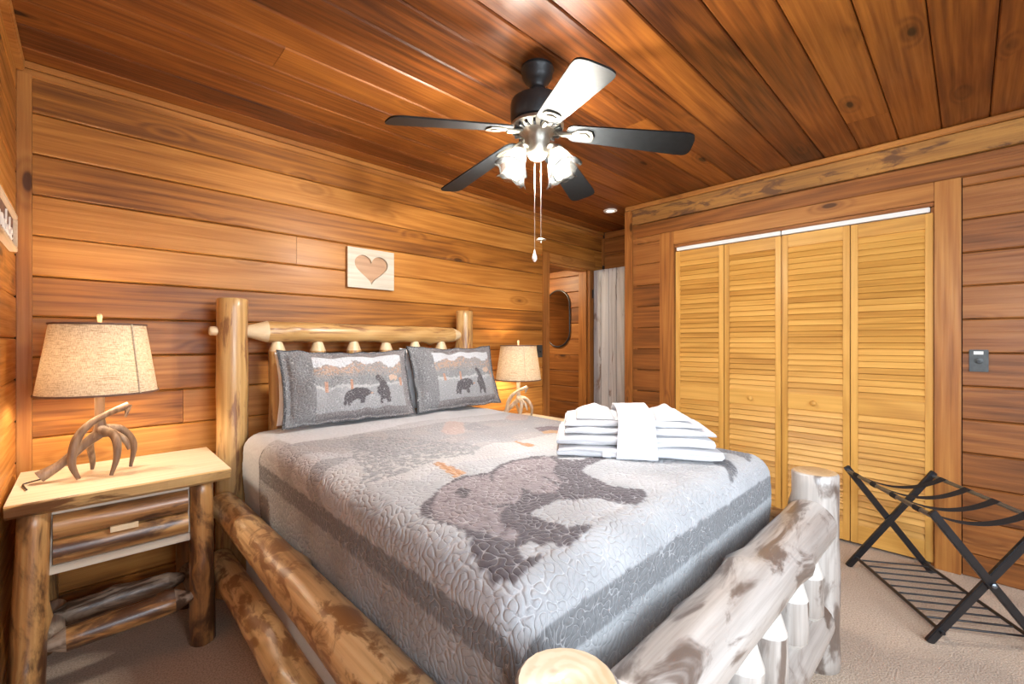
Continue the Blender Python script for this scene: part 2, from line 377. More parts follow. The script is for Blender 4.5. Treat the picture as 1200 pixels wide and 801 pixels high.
wx = struct('wall_recess', MB().box((XR+T, YF-.1, 0), (XR+.12, YB+.12, CEIL+.1)), M['gap'], 'small plank wall high above the open grey door')
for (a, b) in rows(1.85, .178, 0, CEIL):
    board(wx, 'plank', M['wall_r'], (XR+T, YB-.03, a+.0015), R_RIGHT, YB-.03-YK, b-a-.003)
# left wall
WY0, WY1, WZ0, WZ1 = -2.0, -.2, .9, 2.1        # window in the left wall, behind the viewer
wl = struct('wall_left', MB().box((XL-.12, YF-.1, 0), (XL-T, WY0, CEIL+.1)).box((XL-.12, WY1, 0), (XL-T, YB+.12, CEIL+.1))
            .box((XL-.12, WY0, 0), (XL-T, WY1, WZ0)).box((XL-.12, WY0, WZ1), (XL-T, WY1, CEIL+.1)), M['gap'], 'plank wall along the left side with the hanging sign')
for i, (a, b) in enumerate(rows(1.46, .174, 0, CEIL)):
    if b <= WZ0-.05 or a >= WZ1+.05: board(wl, 'plank', M['wall'], (XL-T, YF, a+.0015), R_LEFT, YB-YF, b-a-.003)
    else:
        board(wl, 'plank', M['wall'], (XL-T, YF, a+.0015), R_LEFT, WY0-.08-YF, b-a-.003); board(wl, 'plank', M['wall'], (XL-T, WY1+.08, a+.0015), R_LEFT, YB-WY1-.08, b-a-.003)
# wall behind the camera
FX0, FX1 = .1, 1.9
wf = struct('wall_front', MB().box((XL-.1, YF-.12, 0), (FX0, YF-T, CEIL+.1)).box((FX1, YF-.12, 0), (XR+.1, YF-T, CEIL+.1))
            .box((FX0, YF-.12, 0), (FX1, YF-T, WZ0)).box((FX0, YF-.12, WZ1), (FX1, YF-T, CEIL+.1)), M['gap'], 'plank wall with an added window behind the viewer')
for (a, b) in rows(1.46, .174, 0, CEIL):
    if b <= WZ0-.05 or a >= WZ1+.05: board(wf, 'plank', M['wall_r'], (XC, YF-T, a), R_FRONT, XC-XL, b-a-.003)
    else:
        board(wf, 'plank', M['wall_r'], (XC, YF-T, a), R_FRONT, XC-FX1-.08, b-a-.003); board(wf, 'plank', M['wall_r'], (FX0-.08, YF-T, a), R_FRONT, FX0-.08-XL, b-a-.003)
w2 = thing('added_window_2', 'added white framed window for fill light in the wall behind the viewer', None, (0, 0, 0), kind='structure')  # unseen second window, added to carry fill light towards the nightstand
fm = MB()
for a, b in (((FX0-.08, WZ0-.08), (FX0, WZ1+.08)), ((FX1, WZ0-.08), (FX1+.08, WZ1+.08)), ((FX0, WZ0-.08), (FX1, WZ0)), ((FX0, WZ1), (FX1, WZ1+.08)), ((.98, WZ0), (1.02, WZ1))):
    fm.box((a[0], YF-.10, a[1]), (b[0], YF+.005, b[1]))
fm.build('window_frame', M['white'], w2)
for a, b in ((FX0, .98), (1.02, FX1)): MB().box((a, YF-.07, WZ0), (b, YF-.065, WZ1)).build('pane', M['pane'], w2)
win = thing('window_1', 'wide white framed window in the left wall behind the viewer', None, (0, 0, 0), kind='structure')
fm = MB()
for a, b in (((WY0-.08, WZ0-.08), (WY0, WZ1+.08)), ((WY1, WZ0-.08), (WY1+.08, WZ1+.08)), ((WY0, WZ0-.08), (WY1, WZ0)), ((WY0, WZ1), (WY1, WZ1+.08)), ((-1.12, WZ0), (-1.08, WZ1))):
    fm.box((XL-.10, a[0], a[1]), (XL+.005, b[0], b[1]))
fm.build('window_frame', M['white'], win)
for a, b in ((WY0, -1.12), (-1.08, WY1)): MB().box((XL-.07, a, WZ0), (XL-.065, b, WZ1)).build('pane', M['pane'], win)
# hall beyond the doorway
HX = 3.95
wh = struct('wall_hall_right', MB().box((HX+T, YB+.12, 0), (HX+.12, HALLY, 2.4)), M['gap'], 'plank wall of the hall seen through the doorway')
for (a, b) in rows(1.30, .178, 0, 2.09):
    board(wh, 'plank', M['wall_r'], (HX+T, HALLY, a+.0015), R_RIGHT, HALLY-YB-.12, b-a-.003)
struct('wall_hall_end', MB().box((2.2, HALLY, 0), (HX+.12, HALLY+.1, 2.4)), M['wall_r'], 'far end wall of the hall beyond the doorway')
struct('wall_hall_left', MB().box((2.1, YB+.12, 0), (2.2, HALLY+.1, 2.4)), M['wall_r'], 'left wall of the hall beyond the doorway')
struct('ceiling_hall', MB().box((2.1, YB+.12, 2.09), (HX+.12, HALLY+.1, 2.2)), M['ceil'], 'low dark ceiling of the hall beyond the doorway')
# trims
tn = [0]
def trim(a, b, mat, label, bevel=.003):
    tn[0] += 1
    o = MB().box((0, 0, 0), tuple(b[i]-a[i] for i in range(3))).build('trim_%d' % tn[0], mat, None, Matrix.Translation(a), bevel=bevel)
    return tag(o, label, None, None, 'structure')
trim((XL, YB-.016, 0), (XL+.045, YB+T-.001, CEIL-.05), M['trim'], 'upright corner board between left wall and headboard wall')
trim((XL, YB-.022, CEIL-.028), (XR, YB+T-.001, CEIL-.001), M['trimx'], 'upper thin crown strip along the headboard wall', .004)
trim((XL+.0, YB-.012, CEIL-.062), (XR, YB+T-.001, CEIL-.030), M['trimx'], 'lower crown strip along the headboard wall', .004)
trim((XL-T+.001, YF, CEIL-.05), (XL+.025, YB-.023, CEIL-.001), M['trimx'], 'crown strip along the left wall under the ceiling', .004)
trim((3.075, YB-.014, 0), (DX0+.004, YB+T-.001, DZ+.085), M['trim'], 'left upright casing of the hall doorway')
trim((DX0+.005, YB-.014, DZ-.004), (3.90, YB+T-.001, DZ+.085), M['trimx'], 'head casing over the hall doorway')
trim((DX1-.004, YB-.014, 0), (3.90, YB+T-.001, DZ-.005), M['trim'], 'right upright casing of the hall doorway')
trim((DX0-.001, YB+T, 0), (DX0+.018, YB+.121, DZ), M['trim'], 'left jamb lining of the hall doorway')
trim((DX1-.018, YB+T, 0), (DX1+.001, YB+.121, DZ), M['trim'], 'right jamb lining of the hall doorway')
trim((DX0+.019, YB+T, DZ-.018), (DX1-.019, YB+.121, DZ+.001), M['trimx'], 'head jamb lining of the hall doorway')
trim((XC-.018, YK-.06, 0), (XC+T-.001, YK+.012, 2.414), M['trim'], 'upright corner board at the end of the closet wall')
trim((XC-.014, TR0, 0), (XC+T-.001, CY0, TRT), M['trim'], 'wide casing board right of the closet doors')
trim((XC-.014, CY1, 0), (XC+T-.001, TR1, TRT), M['trim'], 'wide casing board left of the closet doors')
def trim_y(y0, y1, z0, z1, x0, x1, mat, label):
    tn[0] += 1
    o = MB().box((0, 0, 0), (y1-y0, x1-x0, z1-z0)).build('trim_%d' % tn[0], mat, None, Matrix.Translation((x0, y1, z0)) @ R_RIGHT, bevel=.003)
    return tag(o, label, None, None, 'structure')
trim_y(CY0+.001, CY1-.001, CZ, TRT, XC-.014, XC+T-.001, M['trimx'], 'head casing board above the closet doors')
trim_y(CY0, CY1, CZ-.022, CZ-.001, XC+.004, XC+.10, M['wall_r'], 'head jamb lining above the white closet track')
trim((XC+.02, CY0-.001, 0), (XC+.105, CY0+.016, CZ-.023), M['trim'], 'right jamb lining of the closet opening')
trim((XC+.02, CY1-.016, 0), (XC+.105, CY1+.001, CZ-.023), M['trim'], 'left jamb lining of the closet opening')
trim((XR-.02, YB-.03, 2.1), (XR+T-.001, YB-.001, CEIL-.065), M['trim'], 'corner bead between headboard wall and recess wall')
# louvered bifold closet doors
def louver_door(n, y1, label, knob, first):
    d = thing('door_%d' % n, label, None, (XC+.028, y1, .018), -PI/2, 'louvered closet doors', 'structure')
    Wd, H, th = .377, 1.985, .028
    st, rails = .036, [(0, .115), (.80, .905), (H-.085, H)]
    for x in (0, Wd-st): MB().box((x, -th/2, 0), (x+st, th/2, H)).build('stile', M['louverz'], d, bevel=.0025)
    for a, b in rails: MB().box((0, -th/2+.002, 0), (Wd-2*st, th/2-.002, b-a)).build('rail', M['louver'], d, Matrix.Translation((st, 0, a)), bevel=.002)
    if 'sl' not in _bc:
        me = MB().box((0, -.0225, -.0035), (Wd-2*st, .0225, .0035)).mesh('slat'); me.materials.append(M['louver']); _bc['sl'] = me
    for a, b in ((.115, .80), (.905, H-.085)):
        k = round((b-a)/.0385); p = (b-a)/k
        for i in range(k):
            link('slat', _bc['sl'], None, d, Matrix.Translation((st, 0, a+(i+.5)*p)) @ Matrix.Rotation(math.radians(66), 4, 'X'))
    if knob:
        MB().lathe([(.009, 0), (.008, .012), (.015, .018), (.018, .026), (.014, .033), (.004, .036)], 16, Matrix.Translation((Wd/2, -th/2, .85)) @ Matrix.Rotation(PI/2, 4, 'X')).build('knob', M['louverz'], d, smooth=60)
    return d
for i, (lab, kb) in enumerate((('leftmost louvered pine closet door, beside the corner trim', 0), ('second louvered pine closet door from the left, with round knob', 1),
                               ('third louvered pine closet door from the left, with round knob', 1), ('rightmost louvered pine closet door, behind the black luggage rack', 0))):
    louver_door(i+2, CY1-.004-i*.3815, lab, kb, i == 0)
for a, b, l in ((CY0+.018, .897, 'white metal closet track over the two right louvered doors'), (.903, CY1-.018, 'white metal closet track over the two left louvered doors')):
    t = tag(MB().box((XC+.006, a, 2.008), (XC+.045, b, 2.036)).build('door_track', M['white'], bevel=.003), l, 'track', 'closet door tracks')
# open grey plank door
dr = thing('door_1', 'grey washed vertical plank door standing open in the recess', None, (3.845, YB-.03, .01), 0, None, 'structure')
pw = .093
for i in range(7):
    R = Matrix.Translation((0, -i*pw-.001, 0))
    MB().box((0, -pw+.003, 0), (.032, 0, DZ-.02)).build('plank', M['greydoor'], dr, R, bevel=.004)
for z in (.25, 1.0, 1.75): MB().box((.033, -7*pw+.02, z), (.05, -.03, z+.1)).build('batten', M['greydoor'], dr)
for z in (.28, 1.72): MB().lathe([(.008, 0), (.008, .09)], 10, Matrix.Translation((-.004, .006, z))).build('hinge', M['black'], dr)
# ------------------------------------------------------------------ log bed
def inv(o): return (Matrix.Translation(o.location) @ o.rotation_euler.to_matrix().to_4x4()).inverted()
def log(name, mat, p0, p1, r0, r1, parent, tip0=0, tip1=0, seed=0, wob=.05, tipmat=None, n=22, bend=0.0, ten=.42, knobs=0):
    L = (Vector(p1)-Vector(p0)).length; rn = random.Random(seed)
    zs = [0]; m = max(4, int(L/.045)); prof = []
    for i in range(m+1): prof.append(L*i/m)
    if tip0: prof = [0, tip0*.12, tip0*.97, tip0] + [z for z in prof if z > tip0+.015]
    else: prof = [0, .006] + [z for z in prof if z > .02]
    if tip1: prof = [z for z in prof if z < L-tip1-.015] + [L-tip1, L-tip1*.97, L-tip1*.12, L]
    else: prof = [z for z in prof if z < L-.02] + [L-.006, L]
    kb = [(rn.uniform(.15, .85)*L, rn.uniform(0, 2*PI), rn.uniform(.012, .022)) for _ in range(knobs)]
    v = []; f = []; mi = []
    for z in prof:
        r = r0+(r1-r0)*z/L
        if tip0 and z < tip0: r *= ten+(1-ten)*(z/tip0)**.9
        if tip1 and z > L-tip1: r *= ten+(1-ten)*((L-z)/tip1)**.9
        if not tip0 and z == 0: r -= .006
        if not tip1 and z == L: r -= .006
        bx = bend*math.sin(PI*z/L)
        for k in range(n):
            a = 2*PI*k/n; c, s = math.cos(a), math.sin(a)
            q = 1+wob*(mnoise.noise(Vector((c*1.1+seed*3.7, s*1.1, z*4.0)))+.6*mnoise.noise(Vector((c*.4, s*.4+seed*5.1, z*9))))
            for (kz, ka, kh) in kb:
                dd = ((z-kz)/.035)**2+((math.atan2(math.sin(a-ka), math.cos(a-ka)))/.45)**2
                q += kh/r*math.exp(-dd)
            v.append((c*r*q+bx, s*r*q, z))
    for i in range(len(prof)-1):
        zc = .5*(prof[i]+prof[i+1]); tp = (tip0 and zc < tip0) or (tip1 and zc > L-tip1)
        for k in range(n):
            a, b = i*n+k, i*n+(k+1) % n; f.append((a, b, b+n, a+n)); mi.append(1 if tp else 0)
    f.append(tuple(range(n-1, -1, -1))); mi.append(1); f.append(tuple(range((len(prof)-1)*n, len(prof)*n))); mi.append(1)
    me = bpy.data.meshes.new(name); me.from_pydata(v, [], f); me.materials.append(mat); me.materials.append(tipmat or M['endgrain'])
    me.polygons.foreach_set('material_index', mi)
    return link(name, me, None, parent, (inv(parent) if parent else Matrix.Identity(4)) @ along(p0, p1), 45)
bed = thing('log_bed', 'rustic peeled log bed frame with spindled headboard and footboard', 'bed', (1.29, 1.5, 0))
HY, FY = 2.60, .425
BXL, BXR = .535, 2.055
log('headboard_post', M['log'], (BXL, HY, 0), (BXL, HY, 1.49), .074, .068, bed, seed=1, knobs=3)
log('headboard_post', M['log'], (BXR-.035, HY, 0), (BXR-.035, HY, 1.50), .064, .060, bed, seed=2, knobs=3)
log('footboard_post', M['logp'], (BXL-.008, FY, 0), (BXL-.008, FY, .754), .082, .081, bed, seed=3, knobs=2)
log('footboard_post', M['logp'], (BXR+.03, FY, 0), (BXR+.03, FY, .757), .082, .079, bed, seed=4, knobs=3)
log('headboard_top_log', M['log'], (BXL+.05, HY, 1.325), (BXR-.07, HY, 1.32), .058, .052, bed, .11, .08, seed=5, tipmat=M['peel'], knobs=4)
log('tenon_peg', M['peel'], (BXL-.10, HY, 1.325), (BXL-.04, HY, 1.325), .022, .024, bed, seed=6, tipmat=M['peel'])
log('headboard_bottom_log', M['log'], (BXL+.05, HY, .70), (BXR-.07, HY, .70), .055, .052, bed, .10, .08, seed=7, tipmat=M['peel'])
for i in range(6):
    x = .745+i*.2135
    log('headboard_spindle', M['log'], (x, HY, .725), (x, HY, 1.295), .042, .043, bed, .06, .075, seed=10+i, tipmat=M['peel'], n=16, ten=.35)
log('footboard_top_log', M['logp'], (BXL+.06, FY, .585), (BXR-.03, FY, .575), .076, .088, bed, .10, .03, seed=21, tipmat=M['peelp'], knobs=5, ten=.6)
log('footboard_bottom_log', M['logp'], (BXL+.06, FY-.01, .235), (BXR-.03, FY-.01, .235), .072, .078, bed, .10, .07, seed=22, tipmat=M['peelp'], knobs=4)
for i in range(6):
    x = .765+i*.218+(.012, -.01, .008, -.014, .01, -.004)[i]
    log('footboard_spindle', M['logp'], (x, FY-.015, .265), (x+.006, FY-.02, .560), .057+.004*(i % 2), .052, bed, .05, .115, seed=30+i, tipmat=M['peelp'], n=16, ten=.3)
for (x, sd, lab) in ((.478, 40, 0), (2.085, 44, 1)):
    log('side_rail_log', M['logm'], (x, HY-.06, .490), (x+.012, FY+.06, .500), .060, .070, bed, .05, .05, seed=sd, tipmat=M['peel'], knobs=4)
    log('side_rail_log', M['logm'], (x-.016, HY-.06, .225), (x-.008, FY+.06, .212), .056, .060, bed, .05, .05, seed=sd+1, tipmat=M['peel'], knobs=4)
bs_ = MB().box((.566, .57, .06), (2.0, 2.49, .46)).build('box_spring', M['whitecloth'], None, bevel=.025)
tag(bs_, 'white fabric box spring showing between the side rail logs', 'box spring')
mt = MB().box((.595, .60, .462), (1.985, 2.49, .770)).build('mattress', M['whitecloth'], None, bevel=.05)
tag(mt, 'white mattress on the box spring, covered by the bear quilt', 'mattress')
# ------------------------------------------------------------------ quilt
PRINT = {
    'bear': [(0.645,1.023),(0.675,1.059),(0.728,1.091),(0.787,1.126),(0.868,1.164),(0.917,1.165),(0.958,1.148),(0.997,1.137),(1.066,1.17),(1.138,1.178),(1.22,1.169),(1.297,1.139),(1.304,1.102),(1.268,1.061),(1.314,0.997),(1.384,0.99),(1.46,1.004),(1.469,0.951),(1.218,0.924),(1.183,0.83),(1.156,0.756),(1.2,0.674),(1.158,0.64),(1.082,0.633),(1.062,0.674),(1.056,0.726),(0.99,0.766),(0.962,0.805),(0.839,0.804),(0.83,0.736),(0.839,0.675),(0.891,0.651),(0.877,0.63),(0.819,0.622),(0.772,0.615),(0.758,0.622),(0.745,0.655),(0.722,0.692),(0.694,0.698),(0.674,0.675),(0.678,0.65),(0.705,0.638),(0.698,0.625),(0.646,0.619),(0.601,0.616),(0.589,0.634),(0.584,0.673),(0.591,0.715),(0.607,0.753),(0.635,0.799),(0.646,0.853),(0.638,0.913),(0.634,0.964),(0.628,0.989)],
    'fur': [(0.683,1.029),(0.781,1.118),(0.907,1.152),(0.943,1.13),(0.981,1.119),(1.058,1.149),(1.122,1.162),(1.28,1.125),(1.219,1.03),(1.131,0.974),(1.071,0.879),(0.998,0.843),(0.944,0.87),(0.939,0.926),(0.893,0.872),(0.829,0.867),(0.778,0.854),(0.745,0.81),(0.736,0.733),(0.705,0.716),(0.692,0.744),(0.664,0.819),(0.649,0.884),(0.642,0.956)],
    'ear': [(0.789,1.058),(0.829,1.085),(0.826,1.034),(0.786,0.999),(0.771,1.025)],
    'line1': [(0.798,0.952),(0.803,0.948),(0.805,0.901),(0.858,0.871),(0.913,0.9),(0.954,0.951),(0.939,0.913),(0.895,0.87),(0.841,0.855),(0.795,0.889)],
    'line2': [(0.929,1.06),(0.978,1.122),(1.061,1.164),(1.061,1.153),(0.986,1.114),(0.942,1.062)],
    'line3': [(1.079,0.976),(1.081,0.959),(1.056,0.866),(1.067,0.842),(1.031,0.863)],
    'stroke1': [(2.025,0.825),(2.041,0.763),(1.981,0.627),(1.85,0.585),(1.903,0.689),(1.869,0.755)],
    'stroke2': [(1.747,0.685),(1.761,0.637),(1.684,0.569),(1.572,0.551),(1.646,0.605),(1.654,0.648)],
    'hill': [(0.489,1.827),(0.581,2.047),(0.66,2.119),(0.859,2.007),(0.938,2.061),(1.17,1.98),(1.394,1.976),(1.52,1.913),(1.715,1.846),(1.924,1.992),(2.055,1.944),(2.071,1.634),(1.661,1.363),(1.484,1.404),(1.367,1.398),(1.259,1.428),(1.13,1.384),(1.021,1.428),(0.964,1.544),(0.844,1.599),(0.831,1.771),(0.75,1.751),(0.634,1.863),(0.542,1.804),(0.463,1.631),(0.449,1.644)],
    'peach1': [(1.254,1.802),(1.42,1.986),(1.487,1.921),(1.319,1.693),(1.244,1.695)],
    'peach2': [(1.753,1.874),(1.925,2.006),(2.009,1.925),(1.848,1.783),(1.75,1.812)],
    'dark1': [(1.423,1.838),(1.543,1.891),(1.506,1.707),(1.427,1.682),(1.366,1.741)],
    'spray': [(0.841,1.905),(0.93,1.981),(1.03,1.843),(1.15,1.608),(1.176,1.404),(1.093,1.34),(0.984,1.376),(0.876,1.364),(0.782,1.323),(0.677,1.339),(0.626,1.355),(0.708,1.487),(0.746,1.664)],
    'path1': [(0.508,1.587),(0.569,1.671),(0.658,1.719),(0.755,1.684),(0.681,1.615),(0.607,1.585),(0.538,1.515),(0.49,1.403)],
    'path2': [(0.521,1.208),(0.558,1.303),(0.617,1.356),(0.723,1.294),(0.826,1.155),(0.715,1.084),(0.666,1.038),(0.624,0.945),(0.556,0.94),(0.492,1.002)],
    'trunk1': [(0.898,1.343),(0.932,1.357),(0.927,1.182),(0.872,1.171)],
    'trunk2': [(1.363,1.402),(1.379,1.401),(1.378,1.313),(1.366,1.268),(1.316,1.269)],
    'birdd': [(1.658,1.559),(1.752,1.554),(1.823,1.506),(1.656,1.368),(1.606,1.462)],
    'birdo': [(1.601,1.458),(1.673,1.465),(1.698,1.421),(1.631,1.374),(1.582,1.412)],
}
def inpoly(P, X, Y):
    r = np.zeros(X.shape, bool); n = len(P); j = n-1
    for i in range(n):
        (xi, yi), (xj, yj) = P[i], P[j]
        if yi != yj:
            r ^= ((yi > Y) != (yj > Y)) & (X < (xj-xi)*(Y-yi)/(yj-yi)+xi)
        j = i
    return r
def band_field(shape, step, lam, seed, bw=.28):
    """band limited random field: its zero lines meander like vermicelli stitching"""
    rg = np.random.default_rng(seed); F = np.fft.fft2(rg.standard_normal(shape))
    k = np.hypot(np.fft.fftfreq(shape[0], step)[:, None], np.fft.fftfreq(shape[1], step)[None, :]); k0 = 1/lam
    f = np.real(np.fft.ifft2(F*np.exp(-((k-k0)/(bw*k0))**2))); return f/f.std()
def grid_obj(name, V, col, st, mat, parent=None, Mx=None, wrap=False):
    ny, nx = V.shape[:2]; idx = np.arange(ny*nx).reshape(ny, nx)
    q = np.stack([idx[:-1, :-1], idx[:-1, 1:], idx[1:, 1:], idx[1:, :-1]], -1).reshape(-1, 4)
    me = bpy.data.meshes.new(name); vv = V.reshape(-1, 3)
    d = (np.linalg.norm(vv[q[:, 0]]-vv[q[:, 2]], axis=1) > 1e-5) | (np.linalg.norm(vv[q[:, 1]]-vv[q[:, 3]], axis=1) > 1e-5); q = q[d]
    me.vertices.add(len(vv)); me.vertices.foreach_set('co', vv.astype(np.float32).ravel())
    me.loops.add(q.size); me.loops.foreach_set('vertex_index', q.astype(np.int32).ravel())
    me.polygons.add(len(q)); me.polygons.foreach_set('loop_start', np.arange(0, q.size, 4, dtype=np.int32)); me.polygons.foreach_set('loop_total', np.full(len(q), 4, np.int32))
    me.polygons.foreach_set('use_smooth', np.ones(len(q), bool)); me.update(calc_edges=True); me.validate()
    if col is not None:
        a = me.attributes.new('print', 'FLOAT_COLOR', 'POINT'); c4 = np.ones((len(vv), 4), np.float32); c4[:, :3] = col.reshape(-1, 3); a.data.foreach_set('color', c4.ravel())
        a = me.attributes.new('stitch', 'FLOAT', 'POINT'); a.data.foreach_set('value', st.astype(np.float32).ravel())
    return link(name, me, mat, parent, Mx)
def make_quilt():
    QX0, QX1, QY0, QY1, QT, r, drop = .562, 2.025, .548, 2.50, .815, .085, .40
    step = .005
    ax = np.arange(QX0-drop, QX1+drop+.001, step); by = np.arange(QY0-drop, QY1+.001, step)
    A, B = np.meshgrid(ax, by)
    ix0, ix1, iy0 = QX0+r, QX1-r, QY0+r
    qx = np.clip(A, ix0, ix1); qy = np.maximum(B, iy0)
    dx, dy = A-qx, B-qy; d = np.hypot(dx, dy); nx = dx/np.maximum(d, 1e-9); ny = dy/np.maximum(d, 1e-9)
    dc = np.minimum(d, drop+r*.4)
    th = np.minimum(dc/r, PI/2)
    fl = np.maximum(dc-r*PI/2, 0)
    low = band_field(A.shape, step, .34, 5, .5); stc = band_field(A.shape, step, .030, 9)
    puff = np.minimum(np.abs(stc), 1.1)*.0018
    corner = np.clip(np.minimum(np.abs(dx), np.abs(dy))/.05, 0, 1)
    wav = low*np.clip(fl/.25, 0, 1)*.008 + corner*.010*np.sin(np.arctan2(dy, dx)*9)*np.clip(fl/.1, 0, 1)
    hor = r*np.sin(th)+puff*np.sin(th)+wav*.6+.012*np.clip(fl/.3, 0, 1)*0
    crown = .016*np.sin(np.clip((A-QX0)/(QX1-QX0), 0, 1)*PI)
    Z = QT-r*(1-np.cos(th))-fl+puff*np.cos(th)+low*.0022*np.cos(th)+crown*np.cos(th)-.010*np.clip((.9-B)/.5, 0, 1)*np.cos(th)
    V = np.stack([qx+nx*hor, qy+ny*hor, Z], -1)
    # print
    f1 = band_field(A.shape, step, .05, 21, .8); f2 = band_field(A.shape, step, .02, 22, .8); f3 = band_field(A.shape, step, .25, 23, .7); f4 = band_field(A.shape, step, .012, 25, .9)
    JX, JY = A+f1*.004+f4*.0012, B+f2*.002+f1*.003
    col = np.empty(A.shape+(3,)); col[:] = (.50, .51, .525)
    col *= (1+.05*f3+.05*f4)[..., None]
    def put(k, c, amt=None):
        m = inpoly(PRINT[k], JX, JY)
        if amt is not None: m &= amt
        col[m] = c
    col[B > 1.5] = (.57, .575, .59)
    snow = inpoly([(.45, 1.05), (.62, 1.55), (1.2, 1.5), (2.1, 1.55), (2.1, .95), (1.35, 1.2), (.9, 1.3)], JX, JY); col[snow] = (.58, .58, .575)
    put('path1', (.38, .385, .40)); put('path2', (.46, .47, .48))
    put('hill', (.42, .42, .435)); put('hill', (.46, .44, .44), f3 > .4)
    put('peach1', (.56, .45, .41)); put('peach2', (.56, .46, .42)); put('dark1', (.36, .36, .38))
    put('spray', (.36, .37, .38), band_field(A.shape, step, .06, 31, .9) > -.2); put('spray', (.27, .28, .29), band_field(A.shape, step, .03, 33, .9) > .9)
    put('trunk1', (.50, .25, .11)); put('trunk1', (.62, .36, .18), np.sin((A-B*.3)*260) > .2); put('trunk2', (.50, .25, .11))
    put('birdd', (.20, .17, .19)); put('birdo', (.55, .33, .17))
    put('bear', (.105, .088, .098)); put('bear', (.15, .13, .14), f2 > .7)
    put('fur', (.30, .255, .265)); put('fur', (.34, .295, .30), f4 > .3); put('fur', (.21, .17, .18), (f1 > 1.0))
    for k in ('ear', 'line1', 'line2', 'line3'): put(k, (.10, .085, .095))
    put('stroke1', (.18, .18, .19)); put('stroke2', (.17, .17, .18))
    # borders
    el = QX0+.03-A+f1*.0015; ef = QY0-.037-B+f1*.002; er = A-(QX1-.01)
    side = (el > .085) | (er > .06); foot = (ef > .0)
    grey = np.array((.40, .41, .42)); dk = np.array((.21, .215, .222))
    mm = side | foot
    col[mm] = grey*(1+.08*f4[mm]+.05*f3[mm])[..., None]
    dkm = ((el > .085) & (el < .155) & (ef < .06+np.maximum(el, 0)*0)) | (foot & (ef < .085) & (el < .155) & (er < .14)) | ((er > .06) & (er < .13) & (ef < .05))
    col[dkm] = dk*(1+.15*f4[dkm])[..., None]
    white = (B > 2.22) | ((B > 2.06) & (el < -.05) & (JY > 2.02+.08*np.sin(A*6)))
    col[white] = (.72, .735, .76)
    edge = (np.abs(B-2.215) < .006) & (el > .02); col[edge] = (.12, .12, .13)
    c2 = col.copy(); c2[1:-1, 1:-1] = (4*col[1:-1, 1:-1]+col[:-2, 1:-1]+col[2:, 1:-1]+col[1:-1, :-2]+col[1:-1, 2:])/8; col = c2
    st = stc+0*A; st[white] = 2.0
    return grid_obj('quilt', V, np.clip(col*.80, 0, 1), st, M['quilt'])
tag(make_quilt(), 'grey quilted bedspread printed with a large walking bear and pine trees', 'quilt')
